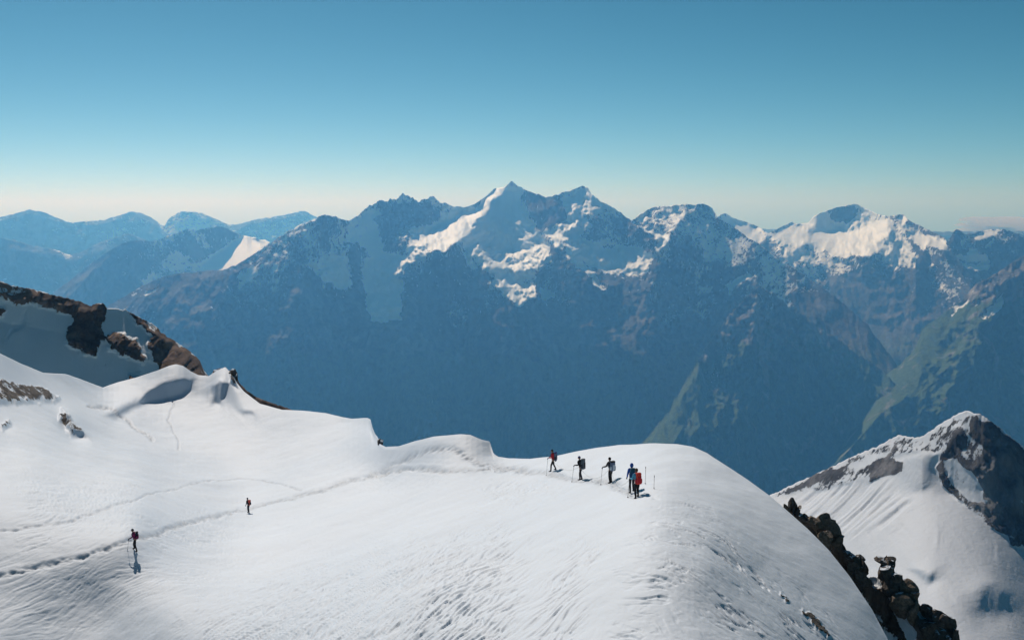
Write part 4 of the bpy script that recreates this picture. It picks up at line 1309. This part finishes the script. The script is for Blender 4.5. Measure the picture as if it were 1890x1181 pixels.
def rope(label, a, b, sag):
    pa, pb = a[2] @ Vector((0, 0.12, 0.98)), b[2] @ Vector((0, 0.12, 0.98))
    pts = []
    for i in range(15):
        t = i / 14
        p = pa.lerp(pb, t)
        p.z -= sag * 4 * t * (1 - t)
        p.z = max(p.z, snow_z(p.x, p.y) + 0.02)
        pts.append(p)
    cu = bpy.data.curves.new('climbing_rope', 'CURVE')
    cu.dimensions = '3D'
    cu.bevel_depth = 0.0075
    cu.bevel_resolution = 2
    sp = cu.splines.new('POLY')
    sp.points.add(len(pts) - 1)
    for q, p in zip(sp.points, pts):
        q.co = (*(p - pa), 1)
    tmp = bpy.data.objects.new('t', cu)
    col.objects.link(tmp)
    me = bpy.data.meshes.new_from_object(tmp.evaluated_get(bpy.context.evaluated_depsgraph_get()))
    bpy.data.objects.remove(tmp)
    me.materials.clear()
    o = link('climbing_rope', me, K['rope'])
    o.location = pa
    tag(o, label, 'rope', 'ropes between the climbers')


rope('pale rope between the red jacket climber and the second climber', p1, p2, 0.55)
rope('pale rope between the second climber and the third climber', p2, p3, 0.75)
rope('pale rope hanging between the third climber and the blue hooded one', p3, p4, 0.8)

# ------------------------------------------------------------------ the air between the ranges
haze_m = bpy.data.materials.new('haze_air')
haze_m.use_nodes = True
hn = haze_m.node_tree
for n in list(hn.nodes):
    if n.type != 'OUTPUT_MATERIAL':
        hn.nodes.remove(n)
pv = hn.nodes.new('ShaderNodeVolumePrincipled')
pv.inputs["Color"].default_value = (0.13, 0.46, 1.0, 1)        # scatters blue most, absorbs nothing
pv.inputs["Absorption Color"].default_value = (1, 1, 1, 1)
pv.inputs['Density'].default_value = 6.8e-5
pv.inputs["Anisotropy"].default_value = 0.45
hn.links.new(pv.outputs['Volume'], [n for n in hn.nodes if n.type == 'OUTPUT_MATERIAL'][0].inputs['Volume'])
bm = bmesh.new()
bmesh.ops.create_cube(bm, size=1.0)
hx0, hx1, hy0, hy1, hz0, hz1 = -49000, 49000, -11000, 23500, -2701, 260
for v in bm.verts:
    v.co = ((hx0 + hx1) / 2 + v.co.x * (hx1 - hx0), (hy0 + hy1) / 2 + v.co.y * (hy1 - hy0), (hz0 + hz1) / 2 + v.co.z * (hz1 - hz0))
me = bpy.data.meshes.new('haze')
bm.to_mesh(me)
bm.free()
o = link('haze', me, haze_m, smooth=False)
o['kind'] = 'stuff'

# ------------------------------------------------------------------ thin lens clouds far behind the right-hand peaks, beyond the haze
cloud_m = bpy.data.materials.new('cloud_vapour')
cloud_m.use_nodes = True
cn = cloud_m.node_tree
for n in list(cn.nodes):
    if n.type != 'OUTPUT_MATERIAL':
        cn.nodes.remove(n)
cv_ = cn.nodes.new('ShaderNodeVolumePrincipled')
cv_.inputs['Color'].default_value = (0.95, 0.95, 0.95, 1)
cv_.inputs['Density'].default_value = 0.004
cn.links.new(cv_.outputs['Volume'], [n for n in cn.nodes if n.type == 'OUTPUT_MATERIAL'][0].inputs['Volume'])
bm = bmesh.new()
for px_, py_, wpx, hpx in ((1838, 407, 60, 5), (1865, 413, 70, 6), (1815, 416, 45, 5), (1880, 421, 60, 6), (1850, 425, 80, 5)):
    c = at(px_, py_, 25500)
    t = bmesh.ops.create_uvsphere(bm, u_segments=24, v_segments=10, radius=1.0)
    for v in t['verts']:
        x, y, z = v.co
        bend = 0.35 * (1 - x * x)
        v.co = c + Vector((x * wpx * 12.6, y * 700, (z + bend + 0.25 * math.sin(5 * x + py_)) * hpx * 12.6))
me = bpy.data.meshes.new('cloud')
bm.to_mesh(me)
bm.free()
o = link('cloud', me, cloud_m)
o['kind'] = 'stuff'
